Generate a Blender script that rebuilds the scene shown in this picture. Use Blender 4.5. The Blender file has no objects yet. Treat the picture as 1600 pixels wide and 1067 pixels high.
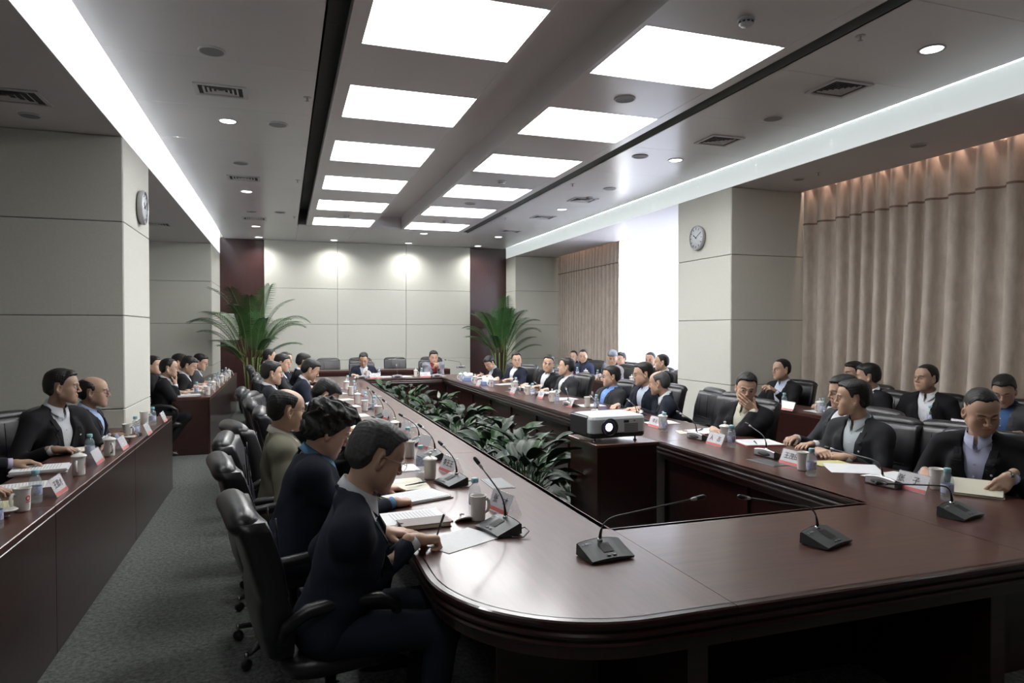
import bpy, math, random
import numpy as np
from mathutils import Vector, Matrix
random.seed(7); np.random.seed(7)
SC = bpy.context.scene; COL = SC.collection
PI = math.pi; R_ = math.radians

# ------------------------------------------------------------------ camera
YAW, PITCH, CAMH, FPX = R_(18.5), R_(-0.97), 1.65, 1067.0
Fv = np.array([math.sin(YAW)*math.cos(PITCH), math.cos(YAW)*math.cos(PITCH), math.sin(PITCH)])
Rv = np.array([math.cos(YAW), -math.sin(YAW), 0.0]); Uv = np.cross(Rv, Fv)
C0 = np.array([0, 0, CAMH])
def at(u, v, z=None, x=None, y=None):
    """survey helper: the point of the room seen at a photo pixel on a known plane"""
    d = Fv + Rv*(u-800)/FPX - Uv*(v-533.5)/FPX
    if z is not None: t = (z-C0[2])/d[2]
    elif x is not None: t = (x-C0[0])/d[0]
    else: t = (y-C0[1])/d[1]
    return C0 + d*t
cam = bpy.data.objects.new('camera', bpy.data.cameras.new('camera')); COL.objects.link(cam)
cam.data.lens = 24.0; cam.data.sensor_width = 36.0; cam.data.clip_start = 0.05
cam.matrix_world = Matrix(((Rv[0], Uv[0], -Fv[0], 0), (Rv[1], Uv[1], -Fv[1], 0), (Rv[2], Uv[2], -Fv[2], CAMH), (0, 0, 0, 1)))
SC.camera = cam

# ------------------------------------------------------------------ world, exposure, lamps
SC.view_settings.view_transform = 'Standard'; SC.view_settings.look = 'None'
SC.view_settings.gamma = 1; SC.view_settings.use_curve_mapping = False
SC.view_settings.exposure = 0.0
w = bpy.data.worlds.new('World'); SC.world = w; w.use_nodes = True
bg = w.node_tree.nodes['Background']; bg.inputs[0].default_value = (0.93, 0.96, 1.0, 1); bg.inputs[1].default_value = 26.0
SC.cycles.max_bounces = 7; SC.cycles.diffuse_bounces = 4; SC.cycles.glossy_bounces = 3
SC.cycles.transparent_max_bounces = 10; SC.cycles.transmission_bounces = 4
SC.cycles.caustics_reflective = False; SC.cycles.caustics_refractive = False
SC.cycles.sample_clamp_indirect = 4.0
PANEL_E, TUBE_W, SPOT_W, DOWN_W = 15.0, 300.0, 95.0, 30.0
def area(name, loc, rot, sx, sy, watts, color=(1, 1, 1), portal=False):
    l = bpy.data.lights.new(name, 'AREA'); l.shape = 'RECTANGLE'; l.size = sx; l.size_y = sy; l.energy = watts; l.color = color
    if portal: l.cycles.is_portal = True
    o = bpy.data.objects.new(name, l); o.location = loc; o.rotation_euler = rot; COL.objects.link(o); return o
area('window_portal', (6.93, 10.75, 1.85), (0, R_(90), 0), 3.3, 3.9, 1, portal=True)
# hidden cove tubes: lamps above the ceiling edge shining on the fascias
for k in range(4):
    area('cove_tube_lamp', (-1.08, 2.2+3.9*k, 3.86), (0, R_(62), 0), 0.05, 3.8, TUBE_W*3.2, (0.93, 0.96, 1.0))
    area('cove_tube_lamp', (5.19, 2.2+3.9*k, 3.86), (0, R_(-62), 0), 0.05, 3.8, TUBE_W*1.4, (0.9, 0.98, 1.0))
# curtain pelmet lamp
area('pelmet_lamp', (6.636, 5.5, 3.70), (0, R_(-12), 0), 0.02, 3.8, 16, (1.0, 0.66, 0.52))
area('pelmet_lamp', (6.636, 14.4, 3.70), (0, R_(-12), 0), 0.02, 3.0, 5, (1.0, 0.66, 0.52))

# ------------------------------------------------------------------ materials
MATS = {}
def mat(name, col, rough=.5, metal=0., coat=0., emit=None, es=0., bump=None, noise=None, spec=.5, trans=0., alpha=1., coatr=.05, attr=None, ior=1.45, sheen=0.):
    if name in MATS: return MATS[name]
    m = bpy.data.materials.new(name); m.use_nodes = True; nt = m.node_tree; b = nt.nodes['Principled BSDF']; L = nt.links
    b.inputs['Base Color'].default_value = (*col, 1); b.inputs['Roughness'].default_value = rough; b.inputs['Metallic'].default_value = metal
    b.inputs['Coat Weight'].default_value = coat; b.inputs['Coat Roughness'].default_value = coatr
    b.inputs['Specular IOR Level'].default_value = spec; b.inputs['Transmission Weight'].default_value = trans; b.inputs['IOR'].default_value = ior
    b.inputs['Alpha'].default_value = alpha; b.inputs['Sheen Weight'].default_value = sheen
    if emit: b.inputs['Emission Color'].default_value = (*emit, 1); b.inputs['Emission Strength'].default_value = es
    tc = None
    if bump or noise:
        tc = nt.nodes.new('ShaderNodeTexCoord')
    if attr:
        a = nt.nodes.new('ShaderNodeAttribute'); a.attribute_name = attr; L.new(a.outputs['Color'], b.inputs['Base Color'])
    if noise:   # (scale xyz, amount colour2, detail)
        mp = nt.nodes.new('ShaderNodeMapping'); mp.inputs['Scale'].default_value = noise[0]; L.new(tc.outputs['Object'], mp.inputs[0])
        n = nt.nodes.new('ShaderNodeTexNoise'); n.inputs['Scale'].default_value = 1; n.inputs['Detail'].default_value = noise[2]; n.inputs['Roughness'].default_value = .65
        L.new(mp.outputs[0], n.inputs['Vector'])
        r = nt.nodes.new('ShaderNodeValToRGB'); r.color_ramp.elements[0].position = .35; r.color_ramp.elements[1].position = .66
        r.color_ramp.elements[0].color = (*col, 1); r.color_ramp.elements[1].color = (*noise[1], 1)
        L.new(n.outputs[0], r.inputs[0]); L.new(r.outputs[0], b.inputs['Base Color'])
    if bump:    # (scale, strength, distance)
        n2 = nt.nodes.new('ShaderNodeTexNoise'); n2.inputs['Detail'].default_value = 4
        if isinstance(bump[0], tuple):
            mp2 = nt.nodes.new('ShaderNodeMapping'); mp2.inputs['Scale'].default_value = bump[0]; L.new(tc.outputs['Object'], mp2.inputs[0]); L.new(mp2.outputs[0], n2.inputs['Vector']); n2.inputs['Scale'].default_value = 1
        else:
            n2.inputs['Scale'].default_value = bump[0]; L.new(tc.outputs['Object'], n2.inputs['Vector'])
        bp = nt.nodes.new('ShaderNodeBump'); bp.inputs['Strength'].default_value = bump[1]; bp.inputs['Distance'].default_value = bump[2]
        L.new(n2.outputs[0], bp.inputs['Height']); L.new(bp.outputs[0], b.inputs['Normal'])
    MATS[name] = m; return m
M_wall = mat('wall_fabric_panel', (.60, .60, .54), .8, noise=((60, 60, 60), (.64, .64, .585), 3), bump=(220, .25, .002))
M_groove = mat('panel_groove', (.20, .20, .17), .9)
M_ceil = mat('ceiling_satin', (.78, .785, .79), .28, spec=.65, noise=((.6, .6, .6), (.81, .81, .82), 2))
M_soff = mat('soffit_paint', (.66, .64, .66), .5)
M_fascia = mat('cove_fascia_added_glow', (.86, .88, .90), .7, emit=(.93, .96, 1.0), es=.95)  # emission added to the fascia, standing in for light from the cove tubes
M_fasciaR = mat('cove_fascia_added_glow_cool', (.84, .88, .88), .7, emit=(.90, .98, .98), es=.48)  # same added glow on the right fascia, weaker and cooler
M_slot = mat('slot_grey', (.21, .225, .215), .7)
M_wood = mat('mahogany_veneer', (.021, .0056, .005), .30, coat=.55, coatr=.14, noise=((3, 26, 26), (.032, .0092, .0078), 5))
M_woody = mat('mahogany_veneer_along', (.021, .0056, .005), .30, coat=.55, coatr=.14, noise=((26, 3, 26), (.032, .0092, .0078), 5))
M_top = mat('polished_tabletop', (.050, .0145, .0105), .40, coat=.65, coatr=.17, noise=((36, 3, 36), (.085, .027, .018), 6))
M_topx = mat('polished_tabletop_cross', (.050, .0145, .0105), .40, coat=.65, coatr=.17, noise=((3, 36, 36), (.085, .027, .018), 6))
M_wdark = mat('wood_wall_panel', (.032, .010, .010), .33, coat=.35, coatr=.2, noise=((30, 30, 2.5), (.046, .0145, .013), 5))
M_leather = mat('black_leather', (.013, .013, .016), .36, spec=.5, bump=(60, .35, .003), coat=.25, coatr=.3)
M_plast = mat('black_plastic', (.014, .014, .016), .32, bump=(400, .1, .001))
M_chrome = mat('chrome', (.6, .6, .6), .15, metal=1, noise=((5, 5, 5), (.55, .55, .56), 1))
M_porc = mat('white_porcelain', (.78, .77, .73), .18, coat=.5, noise=((9, 9, 9), (.74, .73, .69), 2))
M_red = mat('printed_red', (.55, .05, .05), .5, noise=((40, 40, 40), (.5, .04, .045), 2))
M_band = mat('card_red_band', (.62, .16, .15), .4, noise=((40, 40, 40), (.58, .14, .13), 2))
M_paper = mat('white_paper', (.78, .79, .80), .6, noise=((30, 30, 30), (.74, .75, .77), 2))
M_cream = mat('cream_paper', (.68, .66, .56), .6, noise=((30, 30, 30), (.68, .65, .52), 2))
M_yel = mat('yellow_paper', (.60, .58, .30), .6, noise=((30, 30, 30), (.56, .54, .27), 2))
M_ink = mat('ink', (.03, .03, .035), .6, noise=((90, 90, 90), (.05, .05, .055), 2))
M_line = mat('print_lines', (.42, .43, .46), .6, noise=((90, 90, 90), (.5, .5, .52), 2))
M_card = mat('name_card', (.70, .70, .72), .3, coat=.6, noise=((30, 30, 30), (.66, .66, .69), 2))
M_acry = mat('clear_acrylic', (.85, .85, .88), .08, alpha=.16, noise=((3, 3, 3), (.8, .8, .84), 1))
M_cap = mat('pale_blue_cap', (.30, .55, .62), .4, noise=((9, 9, 9), (.27, .5, .58), 1))
M_pet = mat('clear_bottle', (.72, .86, .92), .07, alpha=.22, coat=.6, noise=((30, 30, 20), (.6, .8, .85), 2))
M_lab = mat('bottle_label', (.34, .40, .66), .4, noise=((60, 60, 40), (.75, .77, .85), 2))
M_fold = mat('red_folder', (.36, .03, .04), .4, noise=((20, 20, 20), (.3, .03, .035), 2))
M_book = mat('brown_notebook', (.075, .04, .033), .45, noise=((20, 20, 20), (.09, .05, .04), 2))
M_glass = mat('spectacle_glass', (.8, .85, .85), .05, alpha=.18, noise=((3, 3, 3), (.78, .83, .84), 1))
M_neck = mat('gunmetal', (.10, .10, .105), .3, metal=.6, noise=((9, 9, 9), (.09, .09, .095), 1))
M_wire = mat('spectacle_wire', (.30, .29, .27), .25, metal=1, noise=((3, 3, 3), (.28, .27, .25), 1))
M_mic = mat('microphone_grey', (.045, .052, .055), .42, noise=((40, 40, 40), (.055, .062, .066), 2))
M_grill = mat('speaker_grille', (.012, .012, .013), .6, bump=(600, .6, .002))
M_silver = mat('silver_plastic', (.5, .5, .52), .3, metal=.3, noise=((9, 9, 9), (.46, .46, .48), 1))
M_plate = mat('socket_plate_steel', (.16, .165, .17), .35, metal=.5, noise=((60, 4, 4), (.14, .145, .15), 2))
M_white = mat('white_enamel', (.62, .62, .63), .4, noise=((9, 9, 9), (.58, .58, .59), 1))
M_vent = mat('vent_dark', (.05, .05, .052), .8, noise=((9, 9, 9), (.06, .06, .062), 1))
M_grey = mat('speaker_mesh_grey', (.25, .25, .255), .6, bump=(500, .5, .002))
M_panel = mat('luminous_ceiling_panel', (.9, .9, .9), .6, emit=(1, 1, 1), es=PANEL_E)
M_lamp = mat('lamp_lens', (.9, .9, .9), .6, emit=(1, 1, .98), es=9)
M_plens = mat('projector_beam_lens', (.9, .9, .9), .2, emit=(.86, .86, 1), es=5)
M_lensg = mat('projector_lens_glass', (.10, .09, .17), .08, coat=1, noise=((9, 9, 9), (.14, .12, .24), 1))
M_pot = mat('grey_glazed_pot', (.04, .055, .06), .3, coat=.5, noise=((9, 9, 9), (.05, .065, .07), 1))
M_soil = mat('potting_soil', (.02, .014, .01), .9, bump=(60, .8, .01))
M_leaf = mat('broad_leaf', (.003, .011, .004), .40, coat=.0, spec=.26, noise=((7, 14, 7), (.007, .026, .008), 3))
M_leaf2 = mat('broad_leaf_pale', (.010, .036, .009), .33, coat=.0, spec=.28, noise=((7, 14, 7), (.020, .058, .014), 3))
M_palm = mat('palm_leaflet', (.016, .060, .012), .45, noise=((3, 3, 3), (.035, .115, .022), 3))
M_stem = mat('palm_stem', (.10, .17, .035), .45, noise=((9, 9, 3), (.13, .2, .05), 3))
M_sun = mat('stitch_thread', (.4, .4, .42), .6, noise=((9, 9, 9), (.36, .36, .38), 1))
M_skin = mat('skin', (.5, .3, .2), .48, attr='Col', spec=.4)
M_glow = mat('sheer_voile', (.85, .86, .9), .9)
def carpet():
    m = mat('loop_carpet', (.035, .038, .036), .95); nt = m.node_tree; b = nt.nodes['Principled BSDF']; L = nt.links
    tc = nt.nodes.new('ShaderNodeTexCoord'); v = nt.nodes.new('ShaderNodeTexVoronoi'); v.inputs['Scale'].default_value = 55
    n = nt.nodes.new('ShaderNodeTexNoise'); n.inputs['Scale'].default_value = 38; n.inputs['Detail'].default_value = 6; n.inputs['Roughness'].default_value = .8
    L.new(tc.outputs['Object'], v.inputs['Vector']); L.new(tc.outputs['Object'], n.inputs['Vector'])
    r = nt.nodes.new('ShaderNodeValToRGB'); r.color_ramp.elements[0].position = .38; r.color_ramp.elements[1].position = .68
    r.color_ramp.elements[0].color = (.045, .05, .047, 1); r.color_ramp.elements[1].color = (.17, .18, .17, 1)
    L.new(n.outputs[0], r.inputs[0]); L.new(r.outputs[0], b.inputs['Base Color'])
    bp = nt.nodes.new('ShaderNodeBump'); bp.inputs['Strength'].default_value = .8; bp.inputs['Distance'].default_value = .006
    L.new(v.outputs['Distance'], bp.inputs['Height']); L.new(bp.outputs[0], b.inputs['Normal']); return m
M_carpet = carpet()
def curtain_mat(name, c1, c2, tr=0.):
    m = mat(name, c1, .85, noise=((14, 14, 5), c2, 4), bump=(150, .2, .002)); 
    if tr:
        nt = m.node_tree; L = nt.links; b = nt.nodes['Principled BSDF']; t = nt.nodes.new('ShaderNodeBsdfTranslucent'); t.inputs[0].default_value = (*c2, 1)
        mx = nt.nodes.new('ShaderNodeMixShader'); mx.inputs[0].default_value = tr; L.new(b.outputs[0], mx.inputs[1]); L.new(t.outputs[0], mx.inputs[2])
        L.new(mx.outputs[0], nt.nodes['Material Output'].inputs[0])
    return m
M_curt = curtain_mat('drape_fabric', (.47, .41, .35), (.58, .515, .45))
M_sheer = curtain_mat('sheer_curtain', (.85, .86, .9), (.92, .93, .97), .75)

# ------------------------------------------------------------------ mesh helpers
class MB:
    def __init__(s): s.v = []; s.f = []; s.m = []; s.sm = []
    def add(s, vs, fs, mi=0, smooth=False):
        o = len(s.v); s.v += [tuple(map(float, p)) for p in vs]; s.f += [tuple(i+o for i in f) for f in fs]
        s.m += [mi]*len(fs); s.sm += [smooth]*len(fs); return s
    def box(s, x0, x1, y0, y1, z0, z1, mi=0, bev=0.):
        if bev <= 0:
            vs = [(x, y, z) for x in (x0, x1) for y in (y0, y1) for z in (z0, z1)]
            return s.add(vs, [(0, 1, 3, 2), (4, 6, 7, 5), (0, 4, 5, 1), (2, 3, 7, 6), (0, 2, 6, 4), (1, 5, 7, 3)], mi)
        b = min(bev, (x1-x0)*.45, (y1-y0)*.45, (z1-z0)*.45); rings = []
        for z, i in ((z0, b), (z0+b, 0), (z1-b, 0), (z1, b)):
            X0, X1, Y0, Y1 = x0+i, x1-i, y0+i, y1-i
            rings.append([(X0+b, Y0, z), (X1-b, Y0, z), (X1, Y0+b, z), (X1, Y1-b, z), (X1-b, Y1, z), (X0+b, Y1, z), (X0, Y1-b, z), (X0, Y0+b, z)])
        return s.loft(rings, mi=mi, caps=True)
    def loft(s, rings, closed=True, caps=False, mi=0, smooth=False):
        n = len(rings[0]); vs = [p for r in rings for p in r]; fs = []
        m = n if closed else n-1
        for i in range(len(rings)-1):
            for j in range(m):
                k = (j+1) % n; fs.append((i*n+j, i*n+k, (i+1)*n+k, (i+1)*n+j))
        if caps: fs.append(tuple(range(n-1, -1, -1))); fs.append(tuple((len(rings)-1)*n+j for j in range(n)))
        return s.add(vs, fs, mi, smooth)
    def lathe(s, prof, n=20, c=(0, 0, 0), mi=0, caps=True, smooth=True):
        rings = [[(c[0]+r*math.cos(2*PI*j/n), c[1]+r*math.sin(2*PI*j/n), c[2]+z) for j in range(n)] for r, z in prof]
        return s.loft(rings, caps=caps, mi=mi, smooth=smooth)
    def tube(s, pts, r, n=8, mi=0, caps=True, flat=1.0):
        P = [Vector(p) for p in pts]; rr = r if hasattr(r, '__len__') else [r]*len(P); rings = []; up = None
        for i, p in enumerate(P):
            t = (P[min(i+1, len(P)-1)]-P[max(i-1, 0)]).normalized()
            if up is None: up = Vector((0, 0, 1)) if abs(t.z) < .9 else Vector((1, 0, 0))
            a = t.cross(up).normalized(); b = a.cross(t).normalized(); up = b
            rings.append([tuple(p+(a*math.cos(2*PI*j/n)+b*math.sin(2*PI*j/n)*flat)*rr[i]) for j in range(n)])
        return s.loft(rings, caps=caps, mi=mi, smooth=True)
    def prism(s, poly, z0, z1, mi=0):
        n = len(poly); vs = [(x, y, z0) for x, y in poly]+[(x, y, z1) for x, y in poly]
        fs = [tuple(range(n-1, -1, -1)), tuple(range(n, 2*n))]+[(i, (i+1) % n, n+(i+1) % n, n+i) for i in range(n)]
        return s.add(vs, fs, mi)
    def xf(s, M):
        s.v = [tuple(M @ Vector(p)) for p in s.v]; return s
    def mesh(s, name, mats):
        me = bpy.data.meshes.new(name); me.from_pydata(s.v, [], s.f)
        for m in (mats if isinstance(mats, (list, tuple)) else [mats]): me.materials.append(m)
        me.polygons.foreach_set('material_index', s.m); me.polygons.foreach_set('use_smooth', s.sm); me.update(); return me
    def build(s, name, mats, parent=None, **k): return link(name, s.mesh(name, mats), parent, **k)
def link(name, me, parent=None, loc=(0, 0, 0), rz=0., kind=None, label=None, cat=None, group=None):
    o = bpy.data.objects.new(name, me); o.location = loc; o.rotation_euler = (0, 0, rz)
    if parent: o.parent = parent
    COL.objects.link(o)
    return tag(o, label, cat, group, kind)
def tag(o, label=None, cat=None, group=None, kind=None):
    if label: o['label'] = label
    if cat: o['category'] = cat
    if group: o['group'] = group
    if kind: o['kind'] = kind
    return o
def thing(name, loc, rz, label, cat, group=None): return link(name, None, None, loc, rz, None, label, cat, group)
def copy_tree(o, loc=None, rz=None, label=None, group=None, parent=None):
    c = o.copy(); COL.objects.link(c)
    if parent is not None: c.parent = parent
    if loc is not None: c.location = loc
    if rz is not None: c.rotation_euler = (0, 0, rz)
    if label: c['label'] = label
    if group: c['group'] = group
    for ch in CH(o): copy_tree(ch, parent=c)
    return c
_ch = {}
def CH(o):
    k = o.name
    if k not in _ch: _ch[k] = [x for x in bpy.data.objects if x.parent == o]
    return _ch[k]
def sstep(a, b, x): t = np.clip((x-a)/(b-a), 0, 1); return t*t*(3-2*t)
# ------------------------------------------------------------------ the room
HC, XL, XR = 3.75, -1.37, 5.50
ZL, ZR = 3.40, 3.50
ORD = ['first', 'second', 'third', 'fourth', 'fifth', 'sixth', 'seventh', 'eighth', 'ninth', 'tenth', 'eleventh', 'twelfth', 'thirteenth', 'fourteenth']
def struct(name, mb, mats, parent=None): return mb.build(name, mats, parent, kind=None if parent else 'structure')
struct('floor', MB().box(-4.2, 7.6, -3, 17.3, -.1, 0), M_carpet)
def slabs(parent, axis, c, face, a_ranges, z_ranges, m, gap=.007, th=.018, name='panel'):
    """upholstered panels, each its own object, standing proud of a darker backing wall"""
    for a0, a1 in a_ranges:
        for z0, z1 in z_ranges:
            b = MB(); g = gap/2
            if axis == 'y':   # plane y=c, facing -y when face<0
                b.box(a0+g, a1-g, min(c, c+face*th), max(c, c+face*th), z0+g, z1-g, bev=.004)
            else: b.box(min(c, c+face*th), max(c, c+face*th), a0+g, a1-g, z0+g, z1-g, bev=.004)
            b.build(name, m, parent)
ZROW = [(.09, .93), (.93, 1.78), (1.78, 2.63)]
# far wall: light centre, two mahogany bays
wf = struct('wall_far', MB().box(-4.2, 7.6, 16.95, 17.15, 0, 4.3), M_groove)
slabs(wf, 'y', 16.93, -1, [(-.42, 1.23), (1.23, 2.88), (2.88, 4.52)], ZROW+[(2.63, 3.75)], M_wall, th=.06)
slabs(wf, 'y', 16.95, -1, [(-1.5, -.425), (4.525, 5.56)], [(0, 1.75), (1.75, 3.75)], M_wdark, gap=.003, th=.02)
MB().box(-1.40, -.98, 16.915, 16.93, 1.42, 2.02, bev=.004).build('pale_wall_panel', M_wall, wf)  # pale panel standing proud of the left dark wood bay
# left and right far blocks, columns
def block(name, x0, x1, y0, y1, zt, faces):
    o = struct(name, MB().box(x0, x1, y0, y1, 0, zt+.3), M_groove)
    rows = ZROW+[(2.63, zt)]
    for ax, c, f, rng in faces: slabs(o, ax, c, f, rng, rows, M_wall)
    MB().box(x0-.02, x1+.02, y0-.022, y1+.022, 0, .09, bev=.004).build('baseboard', M_wdark, o)
    return o
block('wall_left_column', -4.0, XL-.02, 7.02, 8.25, ZL, [('y', 7.02, -1, [(-3.9, XL-.004)]), ('x', XL-.02, 1, [(7.006, 8.25)]), ('y', 8.25, 1, [(-3.9, XL-.02)])])
block('wall_left_end', -4.0, XL-.02, 15.05, 16.95, ZL, [('y', 15.05, -1, [(-3.9, XL-.004)]), ('x', XL-.02, 1, [(15.036, 16.95)])])
block('wall_right_column', XR+.02, 6.80, 7.52, 8.76, ZR, [('y', 7.52, -1, [(XR+.004, 6.8)]), ('x', XR+.02, -1, [(7.506, 8.76)])])
block('wall_right_end', XR+.02, 6.9, 16.2, 16.95, ZR, [('y', 16.2, -1, [(XR+.004, 6.9)]), ('x', XR+.02, -1, [(16.19, 16.95)])])
wl = struct('wall_left', MB().box(-4.2, -4.0, -3, 17.1, 0, 4.3), M_groove)
slabs(wl, 'x', -4.0, 1, [(-3+2.5*k, -.5+2.5*k) for k in range(8)], ZROW+[(2.63, ZL)], M_wall)
wb = struct('wall_back', MB().box(-4.2, 7.6, -3.2, -3.0, 0, 4.3), M_groove)
slabs(wb, 'y', -3.0, 1, [(-4+2.2*k, -1.8+2.2*k) for k in range(5)], ZROW+[(2.63, ZR)], M_wdark)
# right wall with tall windows
WX = 6.95
wr = MB(); wr.box(WX, WX+.3, -3, 17.1, 0, .45); wr.box(WX, WX+.3, -3, 17.1, 3.55, 4.3); wr.box(WX, WX+.3, -3, 3.2, .45, 3.55); wr.box(WX, WX+.3, 7.2, 8.8, .45, 3.55); wr.box(WX, WX+.3, 15.9, 17.1, .45, 3.55)
struct('wall_right', wr, M_wall)
def window(name, y0, y1, n):
    b = MB(); z0, z1 = .45, 3.55; X = WX+.1
    for zz in (z0, 2.9, z1-.06): b.box(X, X+.07, y0, y1, zz, zz+.06)
    wdt = (y1-y0)/n
    for i in range(n+1): b.box(X, X+.07, y0+i*wdt-.03, y0+i*wdt+.03, z0, z1)
    o = struct(name, b, M_white)
    for i in range(n): MB().box(X+.03, X+.038, y0+i*wdt+.03, y0+(i+1)*wdt-.03, z0+.06, z1-.06).build('pane', mat('window_pane', (.95, .97, .98), .02, alpha=.06), o)
window('window_1', 8.8, 15.9, 5); window('window_2', 3.2, 7.2, 3)

# ceiling: side strips of satin tiles, dropped soffits, fascias
ceil = struct('ceiling', MB().box(-4.2, 7.6, -3, 17.1, 4.30, 4.45), M_slot)
def tiles(x0, x1, y0, y1, n, z=HC, th=.02, m=M_ceil, nm='ceiling_panel'):
    d = (y1-y0)/n
    for i in range(n): MB().box(x0+.002, x1-.002, y0+i*d+.002, y0+(i+1)*d-.002, z, z+th).build(nm, m, ceil)
YE = 14.38
tiles(-1.27, .29, -2.8, YE, 14); tiles(3.79, 5.42, -2.8, YE, 14)
for x0, x1 in ((-1.27, .29), (.29, 1.45), (1.45, 2.62), (2.62, 3.79), (3.79, 5.42)): tiles(x0, x1, YE, 16.94, 2)
tiles(.29, 2.04, -2.8, 1.98, 4); tiles(2.04, 3.79, -2.8, 1.98, 4)
MB().box(-1.40, 5.56, -2.9, 17, 4.28, 4.30).build('plenum_liner', M_slot, ceil)
for x0, x1 in ((-1.275, -1.245), (5.395, 5.425)): MB().box(x0, x1, -2.8, 16.93, HC+.001, HC+.045).build('cove_lip', M_ceil, ceil)
# recess: slot walls and roof
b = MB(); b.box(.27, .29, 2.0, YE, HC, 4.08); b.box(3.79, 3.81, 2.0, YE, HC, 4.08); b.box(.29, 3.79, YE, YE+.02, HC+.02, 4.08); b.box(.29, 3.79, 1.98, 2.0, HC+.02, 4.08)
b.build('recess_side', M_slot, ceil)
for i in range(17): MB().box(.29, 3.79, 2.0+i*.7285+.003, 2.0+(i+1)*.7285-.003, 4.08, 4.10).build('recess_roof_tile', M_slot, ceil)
# the raft that carries the luminous panels
PY = [(4.21+1.815*k, 5.13+1.815*k) for k in range(0, 6)]
raft = struct('ceiling_raft', MB().box(1.68, 2.37, 2.2, 14.3, 4.0, 4.02), M_ceil)
def raft_half(x0, x1, px0, px1):
    ys = [3.2]+[v for p in PY for v in p]+[14.3]
    MB().box(x0, px0, 2.2, 14.3, HC-.002, HC+.10).build('raft_rail', M_ceil, raft); MB().box(px1, x1, 2.2, 14.3, HC-.002, HC+.10).build('raft_rail', M_ceil, raft)
    for i in range(0, len(ys), 2): MB().box(px0, px1, ys[i], ys[i+1], HC, HC+.10).build('raft_bar', M_ceil, raft)
raft_half(.44, 1.72, .555, 1.675); raft_half(2.34, 3.66, 2.385, 3.545)
for x in (1.70, 2.34): MB().box(x, x+.02, 2.2, 14.3, HC+.1, 4.02).build('channel_side', M_ceil, raft)
MB().box(1.72, 2.34, 14.28, 14.30, HC, 4.02).build('channel_end', M_ceil, raft)
MB().prism([(1.72, HC+.1), (1.78, HC+.19), (1.72, HC+.19)], -14.3, -2.2).xf(Matrix.Rotation(R_(90), 4, 'X')).build('channel_bevel', M_ceil, raft)
for s, (x0, x1) in (('left', (.555, 1.675)), ('right', (2.385, 3.545))):
    n = 0
    for k, (y0, y1) in enumerate(PY):
        o = thing('luminous_panel', ((x0+x1)/2, (y0+y1)/2, HC+.02), 0, f'glowing white ceiling panel in the {s} row, {ORD[5-k]} counted from the far wall', 'ceiling light', 'luminous panels of the ceiling raft')
        MB().box(x0-(x0+x1)/2+.004, x1-(x0+x1)/2-.004, -(y1-y0)/2+.004, (y1-y0)/2-.004, 0, .004).build('diffuser', M_panel, o)
        MB().box(x0-(x0+x1)/2+.004, x1-(x0+x1)/2-.004, -(y1-y0)/2+.004, (y1-y0)/2-.004, .006, .08).build('housing', M_white, o)
        fr = MB(); hx, hy = (x1-x0)/2, (y1-y0)/2
        fr.box(-hx, hx, -hy, -hy+.006, -.006, .03); fr.box(-hx, hx, hy-.006, hy, -.006, .03); fr.box(-hx, -hx+.006, -hy+.006, hy-.006, -.006, .03); fr.box(hx-.006, hx, -hy+.006, hy-.006, -.006, .03)
        fr.build('rim', M_white, o)
struct('ceiling_soffit_left', MB().box(-4.0, XL, -3, 16.95, ZL, ZL+.05), M_soff)
struct('ceiling_soffit_right', MB().box(XR, 6.62, -3, 16.95, ZR, ZR+.05).box(6.60, 6.62, -3, 16.95, ZR+.05, 3.72), M_soff)
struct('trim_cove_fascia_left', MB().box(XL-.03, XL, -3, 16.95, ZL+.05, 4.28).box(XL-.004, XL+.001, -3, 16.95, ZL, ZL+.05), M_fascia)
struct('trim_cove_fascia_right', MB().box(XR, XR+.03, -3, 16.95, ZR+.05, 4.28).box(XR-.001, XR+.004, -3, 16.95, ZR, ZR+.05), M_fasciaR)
struct('baseboard_far', MB().box(-.42, 4.52, 16.84, 16.87, 0, .09, bev=.004), M_wdark)

# ------------------------------------------------------------------ ceiling fittings
def vent(x, y, label, wid=.36, dep=.30, z=HC, back=False):
    o = thing('ceiling_vent', (x, y, z), 0, label, 'air vent', 'square air vents in the ceiling')
    f = MB(); a, c = wid/2+.035, dep/2+.035
    f.box(-a, a, -c, -dep/2, -.012, 0, bev=.003); f.box(-a, a, dep/2, c, -.012, 0, bev=.003); f.box(-a, -wid/2, -dep/2, dep/2, -.012, 0, bev=.003); f.box(wid/2, a, -dep/2, dep/2, -.012, 0, bev=.003)
    f.build('frame', M_white, o); MB().box(-wid/2, wid/2, -dep/2, dep/2, -.002, -.001).build('backing', M_vent, o)
    for k in range(1, 5):
        s = 1-k*.2; ww, dd = wid/2*s, dep/2*s
        l = MB()
        for (p, q) in (((-ww, -dd), (ww, -dd)), ((ww, -dd), (ww, dd)), ((ww, dd), (-ww, dd)), ((-ww, dd), (-ww, -dd))):
            dx, dy = q[0]-p[0], q[1]-p[1]; L = math.hypot(dx, dy); nx, ny = -dy/L, dx/L
            vs = [(p[0], p[1], -.010), (q[0], q[1], -.010), (q[0]+nx*.016, q[1]+ny*.016, -.003), (p[0]+nx*.016, p[1]+ny*.016, -.003)]
            l.add(vs+[(a_, b_, c_+.0015) for a_, b_, c_ in vs], [(0, 3, 2, 1), (4, 5, 6, 7), (0, 1, 5, 4), (1, 2, 6, 5), (2, 3, 7, 6), (3, 0, 4, 7)])
        l.build('louvre', M_white, o)
    return o
def place(items, nm):
    for i, (x, y) in enumerate(items): yield i, x, y
for i, y in enumerate((6.52, 10.16, 13.77)): vent(-.51, y, f'louvred square vent in the left ceiling strip, {ORD[i]} from the camera', .36, .24)
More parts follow.
